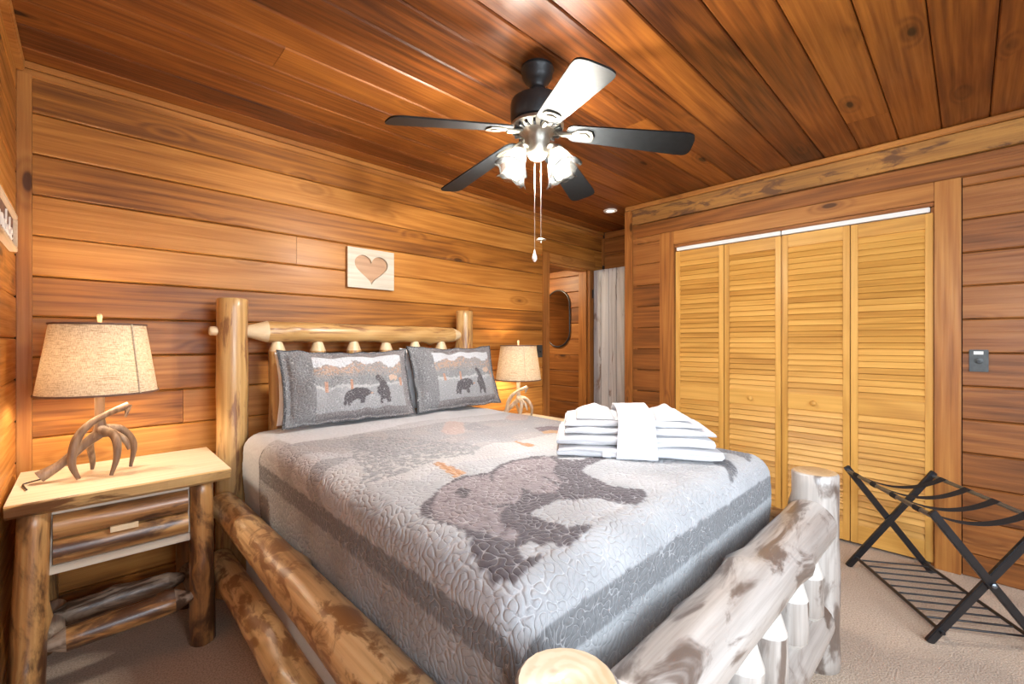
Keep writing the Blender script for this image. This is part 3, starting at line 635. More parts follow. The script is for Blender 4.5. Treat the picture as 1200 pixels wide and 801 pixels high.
# ------------------------------------------------------------------ pillows
BEAR_A = [(.268,.905),(.275,.805),(.296,.686),(.352,.622),(.437,.602),(.521,.624),(.57,.684),(.577,.738),(.535,.753),(.493,.799),(.5,.905),(.451,.907),(.437,.831),(.38,.822),(.352,.848),(.352,.92),(.317,.914),(.303,.85),(.289,.913)]
BEAR_B = [(.641,.416),(.676,.387),(.732,.447),(.775,.562),(.803,.72),(.796,.851),(.782,.958),(.754,.942),(.732,.861),(.704,.878),(.697,.953),(.669,.936),(.676,.83),(.641,.695),(.655,.611),(.683,.636),(.676,.506),(.641,.469)]
def pillow(name, label, c, w, h, t, tilt, rz, printed_, seed, group):
    """cushion of width w, height h: local X across, local Z up, bottom edge at c"""
    nx, nz = (150, 96) if printed_ else (60, 40)
    u = np.linspace(-1, 1, nx); v = np.linspace(-1, 1, nz); U, Vv = np.meshgrid(u, v)
    fl = .90 if printed_ else 1.0
    a = np.clip(1-np.abs(U/fl)**3.2, 0, 1); b = np.clip(1-np.abs(Vv/fl)**3.2, 0, 1)
    th = t*.5*np.sqrt(a*b)+.004
    low = band_field(U.shape, w/nx, .16, seed, .6); st = band_field(U.shape, w/nx, .024, seed+1)
    pin = .035*(1-Vv**2)*np.abs(U)**3
    X = U*w/2*(1-.05*(1-np.abs(Vv)**2)*0)-np.sign(U)*.018*(1-Vv**2)*np.abs(U)**2
    Zs = (Vv+1)*h/2+np.where(Vv > 0, -.022, .006)*(1-U**2)*np.abs(Vv)**2+low*.003
    puff = np.minimum(np.abs(st), 1)*(.0025 if printed_ else 0)
    front = np.stack([X, -th-puff-low*.003, Zs], -1); back = np.stack([X, th+low*.002, Zs], -1)
    V = np.concatenate([front, back[:, ::-1]], 1)
    V = np.concatenate([V, V[:, :1]], 1)
    col = None; sta = None
    if printed_:
        f1 = band_field(U.shape, w/nx, .03, seed+3, .8); f2 = band_field(U.shape, w/nx, .10, seed+4, .8); f3 = band_field(U.shape, w/nx, .012, seed+5, .8)
        col = np.empty(U.shape+(3,)); col[:] = (.20, .185, .187); col *= (1+.12*f3)[..., None]
        g = (U < -.58); col[g] = np.array((.195, .198, .205))*(1+.14*f3[g])[..., None]
        pu = (U+.58)/1.42; pv = (1-(Vv+.74)/1.52)
        ins = (pu > 0) & (pu < 1) & (pv > 0) & (pv < 1); pj = pv+f1*.01; uj = pu+f1*.006
        def put(m, c): m = m & ins; col[m] = np.array(c)*(1+.06*f3[m])[..., None]
        put(ins, (.31, .315, .325)); ridge = .16+.05*np.sin(pu*9)+.035*np.sin(pu*23+1)+.02*f1
        put(pj < .60, (.42, .425, .435)); put(pj < .55+.02*f1, (.24, .245, .25)); put(pj < .40, (.29, .265, .255)); put((pj < .36) & (f1+np.sin(pu*7) > .35), (.42, .29, .22)); put(pj < ridge, (.55, .57, .60))
        put((pj > .36) & (pj < .54) & (f1 > .55), (.22, .23, .235))
        put(inpoly([(.80, .44), (.85, .38), (.93, .40), (.94, .47), (.88, .50), (.82, .50)], uj, pj), (.52, .37, .28))
        for tx in (.115, .375, .965): put((np.abs(pu-tx) < .016) & (pv > .46) & (pv < .62), (.45, .24, .16))
        put(inpoly(BEAR_A, pu+f1*.004, pj*.5+pv*.5), (.085, .078, .085)); put(inpoly(BEAR_B, pu+f1*.004, pj*.5+pv*.5), (.085, .078, .085))
        put((np.abs(pu-.58) < .015) & (np.abs(pv-.72) < .018), (.42, .26, .19))
        e = (np.abs(U) > .965) | (np.abs(Vv) > .965); col[e] = (.055, .057, .062)
        bk = np.empty(U.shape+(3,)); bk[:] = (.17, .17, .175)
        col = np.concatenate([col, bk[:, ::-1]], 1); col = np.concatenate([col, col[:, :1]], 1)
        sta = np.concatenate([st, st[:, ::-1]], 1); sta = np.concatenate([sta, sta[:, :1]], 1)
    Mx = Matrix.Translation(c) @ Matrix.Rotation(rz, 4, 'Z') @ Matrix.Rotation(-tilt, 4, 'X')
    o = grid_obj(name, V, col, sta, M['quilt'] if printed_ else M['whitecloth'], None, Mx)
    return tag(o, label, 'pillow', group)
pillow('bed_pillow', 'white pillow behind the pillow sham beside the tall left headboard post', (1.045, 2.445, .845), .70, .375, .085, math.radians(5), .02, False, 60, 'white pillows behind the shams')
pillow('bed_pillow', 'white pillow behind the pillow sham nearer the doorway', (1.745, 2.445, .845), .66, .385, .085, math.radians(5), -.02, False, 64, 'white pillows behind the shams')
pillow('pillow_sham', 'grey bear print pillow sham nearer the left nightstand', (1.045, 2.30, .842), .72, .405, .11, math.radians(17), -.06, True, 70, 'bear print pillow shams')
pillow('pillow_sham', 'grey bear print pillow sham nearer the doorway', (1.765, 2.29, .842), .69, .42, .11, math.radians(17), .02, True, 80, 'bear print pillow shams')
# ------------------------------------------------------------------ towels
TM = Matrix.Translation((1.608, .962, .836)) @ Matrix.Rotation(math.atan2(-.789, .614), 4, 'Z')      # local X along the stack, local -Y towards the viewer
def folded(w, dpt, layers, lt, seed, jit=.006):
    """a towel folded in zigzag: ribbon of 'layers' layers swept along its width"""
    rn = random.Random(seed); path = []; hd = dpt/2
    for i in range(layers):
        z = lt*(i+.5); s = -1 if i % 2 == 0 else 1
        ex = rn.uniform(-jit, jit)
        pts = [(-s*(hd+ex)*-1*t, z) for t in np.linspace(-1, 1, 9)]
        pts = [(s*-1*y, zz) for y, zz in pts]
        path += pts
        if i < layers-1:
            yl = pts[-1][0]; sg = 1 if yl > 0 else -1
            for a in (-60, -20, 20, 60): path.append((yl+sg*.5*lt*math.cos(math.radians(a)), z+.5*lt+.5*lt*math.sin(math.radians(a))))
    m = len(path); nx = 19; ht = lt*.46; v = []; f = []; rings = []
    off = []
    for i, (y, z) in enumerate(path):
        a, b = path[max(i-1, 0)], path[min(i+1, m-1)]; d = Vector((b[0]-a[0], b[1]-a[1])).normalized(); nn = Vector((-d.y, d.x)); off.append(nn)
    outline = [(path[i][0]+off[i].x*ht, path[i][1]+off[i].y*ht) for i in range(m)] + [(path[i][0]-off[i].x*ht, path[i][1]-off[i].y*ht) for i in range(m-1, -1, -1)]
    n = len(outline)
    for k in range(nx):
        x = w*(k/(nx-1)-.5); e = abs(2*k/(nx-1)-1)
        for (y, z) in outline:
            layer = int(z/lt)
            q = mnoise.noise(Vector((x*7, y*6, seed+layer*.7))); q2 = mnoise.noise(Vector((x*14+9, y*2, seed*2+layer*3.1)))
            v.append((x*(1+.015*math.sin(layer*2.3+seed))+q2*.004*e, y+q*.006, z+(q+.6*q2)*.005-.010*e**4*(z/(layers*lt))))
    for k in range(nx-1):
        for i in range(n):
            a, b = k*n+i, k*n+(i+1) % n; f.append((a, b, b+n, a+n))
    f.append(tuple(range(n-1, -1, -1))); f.append(tuple(range((nx-1)*n, nx*n)))
    return MB().add(v, f)
zt = 0; TL = ('lowest', 'second lowest', 'second highest', 'highest full width')
for i, (w, d, ly, lt, dx, dy) in enumerate(((.60, .33, 3, .0135, .005, 0), (.575, .315, 3, .0125, -.008, .004), (.55, .30, 2, .013, .010, .006), (.51, .28, 2, .012, -.012, .012))):
    o = folded(w, d, ly, lt, 100+i*7).build('bath_towel', M['towel'], None, TM @ Matrix.Translation((dx, dy, zt)), smooth=60)
    tag(o, 'white folded bath towel, %s of the stack on the quilt' % TL[i], 'towel', 'folded towels on the quilt'); zt += ly*lt+.0015
    if i == 0:
        MB().box((-.13, -.178, .004), (-.10, -.176, .026)).build('care_tag', M['whitecloth'], o)
# two washcloths folded to peaks on top and a band towel wrapped round the middle
def wash(x0, x1, seed, lab):
    v = []; f = []; nx, ny = 16, 14
    for j in range(ny):
        for i in range(nx):
            u, w = i/(nx-1), j/(ny-1); x = x0+(x1-x0)*u; y = -.115+.24*w
            q = mnoise.noise(Vector((x*16+seed, y*9, seed))); e = max(abs(2*u-1), abs(2*w-1))
            v.append((x, y+q*.006, zt+.021*(1-e**6)+.010*q*(1-e**4)+.016*math.exp(-((u-.55)/.16)**2-((w-.75)/.3)**2)+.002))
    n = len(v)
    for j in range(ny):
        for i in range(nx): x, y, z = v[j*nx+i]; v.append((x, y, zt+.0005))
    for j in range(ny-1):
        for i in range(nx-1):
            a = j*nx+i; f.append((a, a+1, a+nx+1, a+nx)); f.append((n+a, n+a+nx, n+a+nx+1, n+a+1))
    for i in range(nx-1):
        f.append((i, n+i, n+i+1, i+1)); a = (ny-1)*nx+i; f.append((a, a+1, n+a+1, n+a))
    for j in range(ny-1):
        a = j*nx; f.append((a, a+nx, n+a+nx, n+a)); a = j*nx+nx-1; f.append((a, n+a, n+a+nx, a+nx))
    return tag(MB().add(v, f).build('washcloth', M['towel'], None, TM, smooth=70), lab, 'washcloth', 'washcloths on the towel stack')
wash(-.225, -.075, 3, 'white folded washcloth left of the towel band, on top of the stack')
wash(.075, .205, 8, 'white folded washcloth right of the towel band, on top of the stack')
def towel_band():
    prof = [(-.172, -.001), (-.176, .02), (-.172, .055), (-.166, .095), (-.158, zt+.004), (-.12, zt+.022), (0, zt+.032), (.10, zt+.032), (.148, zt+.012), (.165, .08), (.176, .04), (.174, -.001)]
    P = spline([(0, a, b) for a, b in prof], 4); nx = 12; v = []; f = []; m = len(P)
    for s in (0, .006):
        for i in range(m):
            p = P[i]; d = (P[min(i+1, m-1)]-P[max(i-1, 0)]).normalized(); nn = Vector((0, -d.z, d.y))
            for k in range(nx):
                x = -.072+.144*k/(nx-1); q = mnoise.noise(Vector((x*30, i*.2, 4.2)))*.004
                v.append((x*(1.05-.12*(p.z/zt)), p.y+nn.y*(s+q), p.z+nn.z*(s+q)))
    N = m*nx
    for i in range(m-1):
        for k in range(nx-1):
            a = i*nx+k; f.append((a, a+nx, a+nx+1, a+1)); f.append((N+a, N+a+1, N+a+nx+1, N+a+nx))
    for i in range(m-1):
        for k in (0, nx-1): a = i*nx+k; f.append((a, a+nx, N+a+nx, N+a))
    for k in range(nx-1):
        for i in (0, m-1): a = i*nx+k; f.append((a, a+1, N+a+1, N+a))
    return MB().add(v, f).build('hand_towel', M['towel'], None, TM, smooth=70)
tag(towel_band(), 'white hand towel wrapped as a band round the towel stack', 'towel')
# ------------------------------------------------------------------ nightstands
def nightstand(loc, label, ztop, seed, splay):
    t = thing('nightstand', label, 'nightstand', loc, 0, 'log nightstands beside the bed')
    P = Matrix.Translation
    Wd, D = .635, .535; rn = random.Random(seed)
    # live edged top: wavy front edge
    n = 25; th = .052; v = []; f = []
    for k in range(n):
        x = -Wd/2+Wd*k/(n-1); w = .007*mnoise.noise(Vector((x*9, seed, 0)))+.004*mnoise.noise(Vector((x*31, seed, 1)))
        w2 = .006*mnoise.noise(Vector((x*12, seed+4, 0)))
        v += [(x, -D/2+w2, ztop-.004), (x, -D/2+.006+w2, ztop), (x, D/2, ztop), (x, D/2, ztop-th), (x, -D/2+.030+w, ztop-th), (x, -D/2+.012+w, ztop-th+.012)]
    for k in range(n-1):
        for i in range(6): a, b = k*6+i, k*6+(i+1) % 6; f.append((a, b, b+6, a+6))
    f += [tuple(range(5, -1, -1)), tuple(range((n-1)*6, n*6))]
    tp = MB().add(v, f).build('tabletop', M['pine'], t); tp.data.materials.append(M['live'])
    for p in tp.data.polygons:
        if p.normal.y < -.35: p.material_index = 1
    zl = ztop-th
    for (x, y, dx, dy, r) in ((-.252, -.20, -.020*splay, -.045*splay, .044), (.222, -.20, .010, .03*splay, .044), (-.25, .19, 0, 0, .042), (.225, .19, 0, 0, .042)):
        log('leg', M['logd'], Vector(loc)+Vector((x+dx, y+dy, 0)), Vector(loc)+Vector((x, y, zl+.001)), r*1.05, r*.95, t, seed=seed+int(x*90)+int(y*70), knobs=2)
    # apron frame with drawer
    yf = -.222; z0, z1 = zl-.230, zl-.001; ax0, ax1 = -.232, .200
    MB().box((0, 0, 0), (ax1-ax0, .02, .018)).build('apron_rail', M['apron'], t, P((ax0, yf+.02, z1-.018)), bevel=.003)
    MB().box((0, 0, 0), (ax1-ax0, .02, .030)).build('apron_rail', M['apron'], t, P((ax0, yf+.02, z0)), bevel=.003)
    for x in (ax0, ax1-.022): MB().box((0, 0, 0), (.022, .02, z1-z0-.050)).build('apron_stile', M['apron'], t, P((x, yf+.02, z0+.031)), bevel=.002)
    for x in (-.205, .20): MB().box((0, 0, 0), (.02, .30, .21)).build('side_panel', M['apron'], t, P((x, -.15, z0+.02)))
    dz0, dz1 = z0+.032, z1-.020; dh = (dz1-dz0)/2; wx0 = ax0+.024; wl_ = ax1-ax0-.048
    dw = MB().box((wx0, yf+.026, dz0), (wx0+wl_, yf+.3, dz1)).build('drawer', M['apron'], t)
    for k in range(2):        # two half logs
        v = []; f = []; nn = 12; mm = 14
        for j in range(mm):
            x = wl_*j/(mm-1)
            for i in range(nn):
                a = PI*i/(nn-1); q = 1+.07*mnoise.noise(Vector((x*6, a, seed+k*9)))
                v.append((.034*math.sin(a)*q, dh/2*math.cos(a)*1.0, x))
        for j in range(mm-1):
            for i in range(nn-1): a = j*nn+i; f.append((a, a+1, a+nn+1, a+nn))
            f.append((j*nn, j*nn+nn, j*nn+2*nn-1, j*nn+nn-1))
        f += [tuple(range(nn-1, -1, -1)), tuple(range((mm-1)*nn, mm*nn))]
        Rm = Matrix(((0, 0, 1, wx0), (-1, 0, 0, yf+.028), (0, 1, 0, dz0+dh*(k+.5)), (0, 0, 0, 1)))
        MB().add(v, f).build('half_log', M['logd'], dw, Rm, 50)
    MB().box((-.06, yf-.004, dz0+dh-.010), (.02, yf+.028, dz0+dh+.010)).build('handle_mount', M['peel'], dw)
    log('drawer_pull', M['peel'], Vector(loc)+Vector((-.080, yf-.026, dz0+dh-.005)), Vector(loc)+Vector((.040, yf-.026, dz0+dh+.005)), .021, .023, dw, seed=seed+3, tipmat=M['peel'], n=14)
    for (y, z, mt_) in ((-.19, .205, 'logd'), (.02, .205, 'logg')):
        log('stretcher', M[mt_], Vector(loc)+Vector((-.225, y, z)), Vector(loc)+Vector((.195, y, z+.01)), .043, .040, t, .05, .06, seed=seed+int(y*100)+50, tipmat=M['logg'], knobs=3)
    for x in (-.215, .225):
        log('stretcher', M['logg'], Vector(loc)+Vector((x, -.17, .19)), Vector(loc)+Vector((x, .19, .19)), .036, .036, t, .05, .05, seed=seed+int(x*100)+80, tipmat=M['logg'])
    return t
nightstand((.125, 2.435, 0), 'log nightstand with pale top and drawer in the left corner', .735, 200, 1.0)
nightstand((2.53, 2.49, 0), 'lower log nightstand hidden behind the bed, nearer the doorway', .635, 300, .2)
# ------------------------------------------------------------------ antler lamps
def lamp(loc, label, rz, am, mirror=1):
    t = thing('table_lamp', label, 'lamp', loc, rz, 'antler table lamps')
    X = lambda p: [(mirror*a, b, c) for a, b, c in p]
    def tb(name, pts, rads, m=am, n=8):
        P = spline(X(pts), 6); k = len(P)
        r = [rads[0]+(rads[-1]-rads[0])*i/(k-1) if len(rads) == 2 else float(np.interp(i/(k-1), np.linspace(0, 1, len(rads)), rads)) for i in range(k)]
        return MB().tube(P, r, n).build(name, m, t, smooth=60)
    tb('stem', [(0, 0, .15), (.002, 0, .19), (0, 0, .24), (0, 0, .33)], (.030, .020, .016, .016))
    tb('antler', [(-.075, -.05, .006), (-.092, -.04, .07), (-.078, -.03, .15), (-.045, -.035, .205), (.01, -.045, .245), (.078, -.05, .272)], (.007, .013, .016, .014, .011, .016), n=10)
    tb('antler', [(-.165, .03, .024), (-.11, .02, .06), (-.05, .01, .12), (0, 0, .165), (.03, -.01, .185)], (.023, .016, .017, .022, .018), n=10)
    tb('tine', [(0, -.01, .18), (.03, -.06, .155), (.03, -.085, .08), (.010, -.09, .005)], (.020, .016, .012, .006))
    tb('tine', [(.02, -.03, .17), (.062, -.05, .135), (.078, -.055, .09)], (.016, .012, .006))
    tb('tine', [(.01, .01, .18), (.068, 0, .168), (.11, 0, .10), (.100, 0, .005)], (.019, .016, .013, .006))
    tb('tine', [(.078, -.05, .272), (.070, -.06, .25), (.062, -.066, .228)], (.011, .008, .004))
    tb('tine', [(-.03, 0, .15), (-.015, .05, .10), (0, .08, .04), (0, .085, .005)], (.014, .012, .010, .006))
    zb, zt_, rb, rt = .33, .605, .185, .145
    MB().tube([(0, 0, .32), (0, 0, .385)], .017, 12).build('socket', M['brass'], t, smooth=40)
    sh = MB(); n = 48; v = []; f = []
    for (r, z) in ((rb, zb), (rt, zt_), (rt-.003, zt_), (rb-.003, zb)):
        v += [(r*math.cos(2*PI*k/n), r*math.sin(2*PI*k/n), z) for k in range(n)]
    for i in range(4):
        for k in range(n): a, b = i*n+k, i*n+(k+1) % n; c, d = ((i+1) % 4)*n+(k+1) % n, ((i+1) % 4)*n+k; f.append((a, b, c, d))
    s = sh.add(v, f).build('lamp_shade', M['linen'], t, smooth=60)
    for (r, z) in ((rb, zb), (rt, zt_)):
        ring = [((r+.0015)*math.cos(2*PI*k/n), (r+.0015)*math.sin(2*PI*k/n), z) for k in range(n+1)]
        MB().tube(ring, .0042, 6).build('rim_trim', M['signb'], s, smooth=60)
    a0 = -1.15
    MB().tube([((rb+.002)*math.cos(a0), (rb+.002)*math.sin(a0), zb), ((rt+.002)*math.cos(a0), (rt+.002)*math.sin(a0), zt_)], .0035, 6).build('seam', M['linen'], s)
    hp = MB()
    hp.tube(spline([(-.02, 0, .37), (-.06, 0, .42), (-.06, 0, .53), (0, 0, .605), (.06, 0, .53), (.06, 0, .42), (.02, 0, .37)], 5), .002, 6)
    for k in range(3): a = 2*PI*k/3; hp.tube([(0, 0, .60), (rt*math.cos(a), rt*math.sin(a), .60)], .0018, 6)
    hp.build('harp', M['brass'], t)
    MB().lathe([(.004, .600), (.009, .606), (.006, .612), (.008, .625), (.010, .640), (.006, .648), (.002, .650)], 12).build('finial', M['peel'], t, smooth=50)
    MB().lathe([(.012, .385), (.016, .40), (.030, .43), (.034, .455), (.028, .48), (.012, .495), (.002, .499)], 20).build('bulb', M['lampbulb'], t, smooth=60)
    return t
l1 = lamp((.040, 2.45, .736), 'antler lamp with burlap shade on the nightstand in the left corner', .25, M['antler'])
MB().tube(spline([(-.15, .03, .016), (-.19, .06, .004), (-.205, .04, .004), (-.212, -.05, .004)], 6), .0028, 6).build('cord', M['black'], l1, smooth=60)
lamp((2.53, 2.545, .636), 'antler lamp with burlap shade beside the doorway', -.9, M['antlerp'])
# ------------------------------------------------------------------ ceiling fan
fx, fy = 1.405, 1.297
fan = thing('ceiling_fan', 'black five blade ceiling fan with four glowing glass shades', 'ceiling fan', (fx, fy, CEIL))
MB().lathe([(.068, 0), (.072, -.012), (.066, -.020), (.064, -.045), (.050, -.066), (.036, -.078), (.034, -.090)], 32).build('canopy', M['fanblack'], fan, smooth=50)
MB().lathe([(.030, -.088), (.036, -.105), (.036, -.122), (.050, -.128), (.052, -.140)], 28).build('collar', M['fanblack'], fan, smooth=40)
MB().lathe([(.05, -.135), (.095, -.140), (.112, -.150), (.116, -.165), (.116, -.225), (.110, -.240), (.10, -.244)], 40).build('motor_housing', M['fanblack'], fan, smooth=40)
MB().lathe([(.100, -.244), (.114, -.250), (.114, -.262), (.100, -.276), (.075, -.282)], 40).build('flywheel', M['silver'], fan, smooth=40)
vn = MB()
for k in range(20):
    a = 2*PI*k/20; vn.box((.080, -.005, -.283), (.108, .005, -.268), Matrix.Rotation(a, 4, 'Z'))
vn.build('vent_ribs', M['fanblack'], fan)
MB().lathe([(.075, -.282), (.060, -.295), (.052, -.335), (.050, -.345), (.046, -.370), (.034, -.390), (.020, -.400), (.008, -.404)], 32).build('light_fitter', M['silver'], fan, smooth=45)
def blade_outline():
    pts = []; r0, r1 = .155, .648
    for k in range(13): t = k/12; pts.append((r0+(r1-.055-r0)*t, -(.050+.020*t)))
    for k in range(1, 12):
        a = -PI/2+PI*k/12; ca, sa = math.cos(a), math.sin(a)
        pts.append((r1-.055+.055*math.copysign(abs(ca)**.55, ca), .070*math.copysign(abs(sa)**.55, sa)))
    for k in range(13): t = 1-k/12; pts.append((r0+(r1-.055-r0)*t, .050+.020*t))
    for k in range(1, 5): a = PI/2+PI*k/5; pts.append((r0+.03*math.cos(a), .05*math.sin(a)))
    return pts
BO = blade_outline()
yaw = math.radians(-44.0)
for k, aw in enumerate((-8.5, 62.5, 134.5, 208, 283)):
    A = Matrix.Rotation(math.radians(aw)+yaw, 4, 'Z')
    droop = Matrix.Translation((.10, 0, -.285)) @ Matrix.Rotation(math.radians(9.5), 4, 'Y') @ Matrix.Translation((-.10, 0, 0)) @ Matrix.Rotation(math.radians(-12), 4, 'X')
    b = MB().prism(BO, -.003, .003).build('blade', M['fanblade'], fan, A @ droop, bevel=0, smooth=40)
    ir = MB()
    ir.prism([(.085, -.012), (.15, -.010), (.175, -.030), (.21, -.038), (.235, -.030), (.243, 0), (.235, .030), (.21, .038), (.175, .030), (.15, .010), (.085, .012)], -.010, -.0035)
    ir.prism([(.18, -.018), (.21, -.022), (.225, 0), (.21, .022), (.18, .018), (.17, 0)], -.014, -.009)
    ir.tube(spline([(.072, 0, .004), (.10, 0, -.010), (.15, 0, -.010)], 4), .010, 8)
    ir.build('blade_iron', M['pewter'], b, smooth=40)
for k in range(4):
    a = math.radians((33, 147, 213, 327)[k])+yaw; ca, sa = math.cos(a), math.sin(a)
    MB().tube(spline([(.04*ca, .04*sa, -.352), (.076*ca, .076*sa, -.350), (.086*ca, .086*sa, -.376)], 5), .008, 8).build('light_arm', M['silver'], fan, smooth=60)
    base = Vector((.084*ca, .084*sa, -.370)); dr_ = Vector((ca*.46, sa*.46, -.888)).normalized(); Mx = along(base, base+dr_)
    MB().lathe([(.020, -.004), (.023, .008), (.023, .022), (.018, .026)], 20, ).build('socket_cup', M['silver'], fan, Mx, 40)
    n = 40; v = []; f = []; prof = [(.024, .012), (.030, .022), (.036, .038), (.041, .058), (.047, .078), (.056, .096), (.068, .110)]
    for (r, z) in prof:
        for i in range(n):
            t = 2*PI*i/n; fr = max(0, (z-.06)/.05); q = 1+.07*fr*math.cos(t*6); v.append((r*q*math.cos(t), r*q*math.sin(t), z+.006*fr*math.cos(t*6)))
    for j in range(len(prof)-1):
        for i in range(n): p, q = j*n+i, j*n+(i+1) % n; f.append((p, q, q+n, p+n))
    g = MB().add(v, f).build('glass_shade', M['shadeglass'], fan, Mx, 80)
    sm = g.modifiers.new('thickness', 'SOLIDIFY'); sm.thickness = .0025
    MB().lathe([(.010, .022), (.012, .035), (.020, .052), (.0235, .068), (.020, .083), (.011, .093), (.002, .096)], 20).build('bulb', M['bulb'], g, None, 60)
ch = MB().tube([(.012, -.01, -.41), (.012, -.01, -.735)], .0016, 6).build('pull_chain', M['brass'], fan)
MB().lathe([(.001, -.738), (.020, -.741), (.022, -.744), (.004, -.748), (.003, -.757)], 20, Matrix.Translation((.012, -.01, 0))).build('fob', M['brass'], ch, None, 40)
ch = MB().tube([(-.004, .012, -.41), (-.004, .012, -.79)], .0014, 6).build('pull_chain', M['brass'], fan)
MB().lathe([(.002, -.785), (.004, -.795), (.010, -.815), (.011, -.825), (.006, -.835), (.001, -.838)], 16, Matrix.Translation((-.004, .012, 0))).build('fob', M['white'], ch, None, 60)
# recessed light
rc = thing('recessed_light', 'small round white recessed light in the ceiling near the closet corner', 'light', (3.40, 2.245, CEIL))
MB().lathe([(.036, -.001), (.060, -.001), (.060, -.006), (.052, -.011), (.036, -.008)], 32, cap=False).build('ring', M['white'], rc, None, 40)
MB().lathe([(.036, -.003), (.036, -.006), (.001, -.007)], 32).build('lens', M['puck'], rc)
# ------------------------------------------------------------------ wall pieces
def heart_plaque():
    w, h = .325, .258; o = thing('heart_plaque', 'square pale wood plaque with a cut out brown heart above the bed', 'plaque', (1.198, YB, 1.622))
    hp = []
    for k in range(48):
        t = 2*PI*k/48; x = 16*math.sin(t)**3; y = 13*math.cos(t)-5*math.cos(2*t)-2*math.cos(3*t)-math.cos(4*t)
        hp.append((w/2+x*.0073, h/2+.008+y*.0066))
    out = [(0, 0), (w, 0), (w, h), (0, h)]
    tri = tessellate_polygon([[Vector((x, y, 0)) for x, y in out], [Vector((x, y, 0)) for x, y in hp]])
    pts = out+hp; N = len(pts); t0, t1 = -.012, -.030
    v = [(x, t1, y) for x, y in pts]+[(x, t0, y) for x, y in pts]
    f = [tuple(t) for t in tri]+[tuple(i+N for i in reversed(t)) for t in tri]+[(i, (i+1) % 4, (i+1) % 4+N, i+N) for i in range(4)]
    n = len(hp); f += [(4+i, 4+i+N, 4+(i+1) % n+N, 4+(i+1) % n) for i in range(n)]
    MB().add(v, f).build('face_board', M['plaque'], o)
    MB().box((.002, -.012, .002), (w-.002, -.001, h-.002)).build('heart', M['heart'], o)
heart_plaque()
sg = thing('wall_sign', 'narrow brown wood sign with white script lettering on the left wall', 'sign', (XL, 2.52, 1.612))
MB().box((.001, -.86, .010), (.012, -.008, .128)).build('sign_panel', M['signb'], sg)
for a, b in (((-.87, 0), (0, .016)), ((-.87, .122), (0, .138)), ((-.87, .016), (-.858, .122)), ((-.012, .016), (0, .122))):
    MB().box((0, 0, 0), (b[0]-a[0], .022, b[1]-a[1])).build('frame_strip', M['signf'], sg, Matrix.Translation((.023, a[0], a[1])) @ R_LEFT, bevel=.002)
def script(pts): MB().tube([Vector((.0135, y, z)) for _, y, z in spline([(0, y, z) for y, z in pts], 6)], .0035, 6, 1).build('lettering', M['signw'], sg, smooth=60)
script([(-.42, .035), (-.40, .075), (-.375, .035), (-.36, .07), (-.335, .072), (-.32, .035)])
script([(-.25, .066), (-.29, .066), (-.305, .045), (-.28, .034), (-.25, .05), (-.235, .112), (-.245, .06), (-.225, .035)])
script([(-.15, .064), (-.19, .066), (-.205, .045), (-.18, .034), (-.15, .05), (-.138, .105), (-.147, .06), (-.128, .035)])
script([(-.115, .05), (-.075, .056), (-.09, .074), (-.112, .055), (-.095, .034), (-.06, .042)])
def wall_plate(loc, R, label, w, h, strip):
    o = thing('wall_plate', label, 'wall plate', loc); o.matrix_local = Matrix.Translation(loc) @ R
    MB().box((-w/2, -.008, -h/2), (w/2, 0, h/2)).build('plate', M['plate'], o, bevel=.002)
    MB().lathe([(.017, 0), (.017, .003), (.013, .004)], 20, Matrix.Translation((0, -.007, 0)) @ Matrix.Rotation(PI/2, 4, 'X')).build('switch_collar', M['plate'], o, None, 30)
    MB().box((-.006, -.022, -.012), (.006, -.007, .004)).build('switch_lever', M['black'], o, bevel=.002)
    if strip: MB().box((-.019, -.0095, h/2-.026), (.017, -.0075, h/2-.009)).build('label_strip', M['white'], o)
wall_plate((XC, -.037, 1.170), R_RIGHT, 'dark grey wall plate with toggle right of the closet', .072, .118, True)
wall_plate((3.033, YB, 1.185), R_BACK, 'dark switch plate on the headboard wall beside the doorway', .07, .115, False)
# hall mirror
mr = thing('hall_mirror', 'capsule shaped mirror in a thin dark frame on the hall wall', 'mirror', (HX, 3.315, 1.54)); mr.matrix_local = Matrix.Translation((HX, 3.315, 1.54)) @ R_RIGHT
def capsule(w, h):
    r = w/2; return [(r*math.cos(a), h/2-r+r*math.sin(a)) for a in np.linspace(0, PI, 17)]+[(r*math.cos(a), -h/2+r+r*math.sin(a)) for a in np.linspace(PI, 2*PI, 17)]
RM = Matrix.Rotation(PI/2, 4, 'X')
MB().prism(capsule(.345, .645), .001, .012, RM).build('glass', M['mirror'], mr)
cp = capsule(.352, .652); MB().tube([(x, -.010, z) for x, z in cp+cp[:2]], .009, 8).build('frame', M['black'], mr, smooth=60)
hl = thing('hall_ceiling_light', 'warm glowing light on the hall ceiling beyond the doorway', 'light', (3.25, 3.6, 2.09))
MB().lathe([(.10, 0), (.10, -.015), (.092, -.02)], 28).build('base', M['white'], hl)
MB().lathe([(.09, -.018), (.085, -.04), (.055, -.06), (.005, -.068)], 28).build('dome', M['hallbulb'], hl, smooth=60)
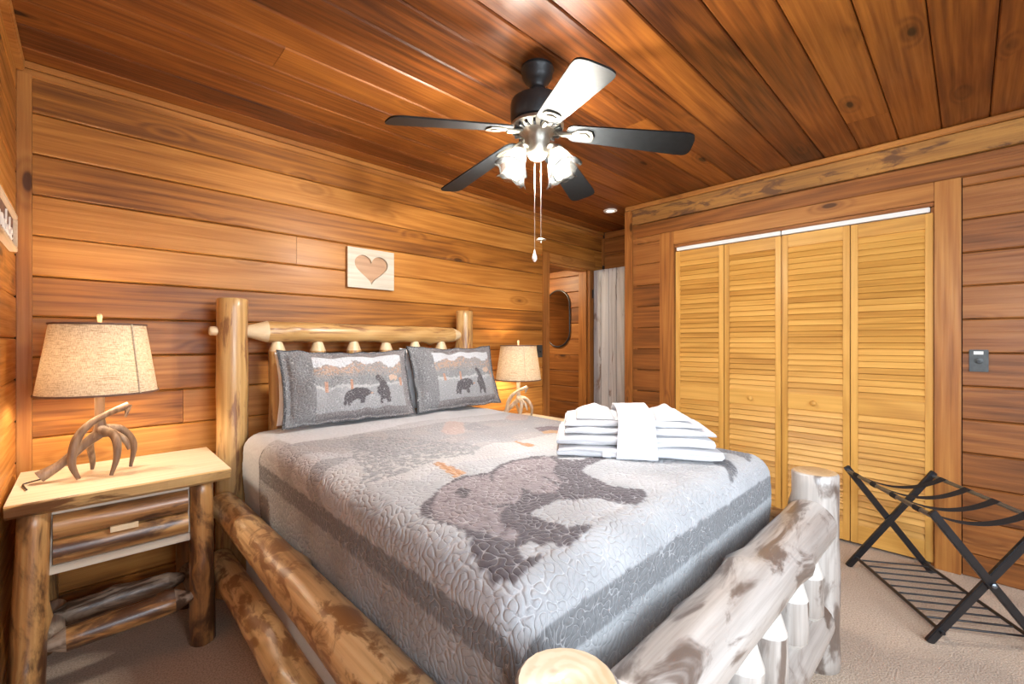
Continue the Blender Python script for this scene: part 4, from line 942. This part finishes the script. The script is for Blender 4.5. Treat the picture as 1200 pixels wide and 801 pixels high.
# ------------------------------------------------------------------ luggage rack
ux = Vector((.834, .551, 0)).normalized()
rk = thing('luggage_rack', 'folding black luggage rack with webbing straps before the closet', 'luggage rack', (2.95, .125, 0), math.atan2(.551, .834))
Lh, Wh, Hh = .345, .2, .55
for sx in (-1, 1):
    for sy in (1, -1):
        x = sx*(Lh-.012)+sy*.009*sx*-1
        a, b = Vector((x, sy*Wh, .010)), Vector((x, -sy*Wh, Hh))
        Q = along(a, b)
        MB().box((-.009, -.016, -.012), (.009, .016, (b-a).length+.012)).build('leg', M['rack'], rk, Matrix.Translation(a) @ Matrix.Rotation(math.atan2((b-a).z, (b-a).y)*1.0-PI/2, 4, 'X'), bevel=.003)
    MB().lathe([(.008, 0), (.010, .006), (.004, .010)], 14, Matrix.Translation((sx*(Lh+.010), 0, Hh/2+.005)) @ Matrix.Rotation(sx*PI/2, 4, 'Y')).build('pivot_bolt', M['rail'], rk, smooth=40)
for sy in (1, -1):
    MB().tube([(-Lh, sy*Wh, Hh-.012), (Lh, sy*Wh, Hh-.012)], .0095, 12).build('top_rail', M['rail'], rk, smooth=60)
    MB().tube([(-Lh, sy*(Wh-.035), .055), (Lh, sy*(Wh-.035), .055)], .008, 12).build('bottom_rail', M['rack'], rk, smooth=60)
for k in range(4):
    x = -.245+.163*k; v = []; f = []; n = 17
    path = [(Wh+.010*math.cos(t), Hh-.012+.0115*math.sin(t)) for t in np.linspace(-1.2, 2.2, 6)]
    mid = [(Wh*(1-2*t)*.96, Hh-.006-.055*(1-(1-2*t)**2)) for t in np.linspace(.03, .97, n)]
    path = path+mid+[(-Wh-.010*math.cos(t), Hh-.012+.0115*math.sin(t)) for t in np.linspace(2.2, -1.2, 6)]
    for (y, z) in path: v += [(x-.022, y, z), (x+.022, y, z), (x+.022, y, z-.002), (x-.022, y, z-.002)]
    for i in range(len(path)-1):
        for j in range(4): a, b = i*4+j, i*4+(j+1) % 4; f.append((a, b, b+4, a+4))
    f += [(3, 2, 1, 0), tuple(range(len(v)-4, len(v)))]
    MB().add(v, f).build('strap', M['strap'], rk, smooth=60)
for k in range(10):
    x = -.29+.58*k/9
    MB().tube([(x, -Wh+.035, .055), (x, Wh-.035, .055)], .0045, 8).build('shelf_rod', M['rack'], rk, smooth=60)
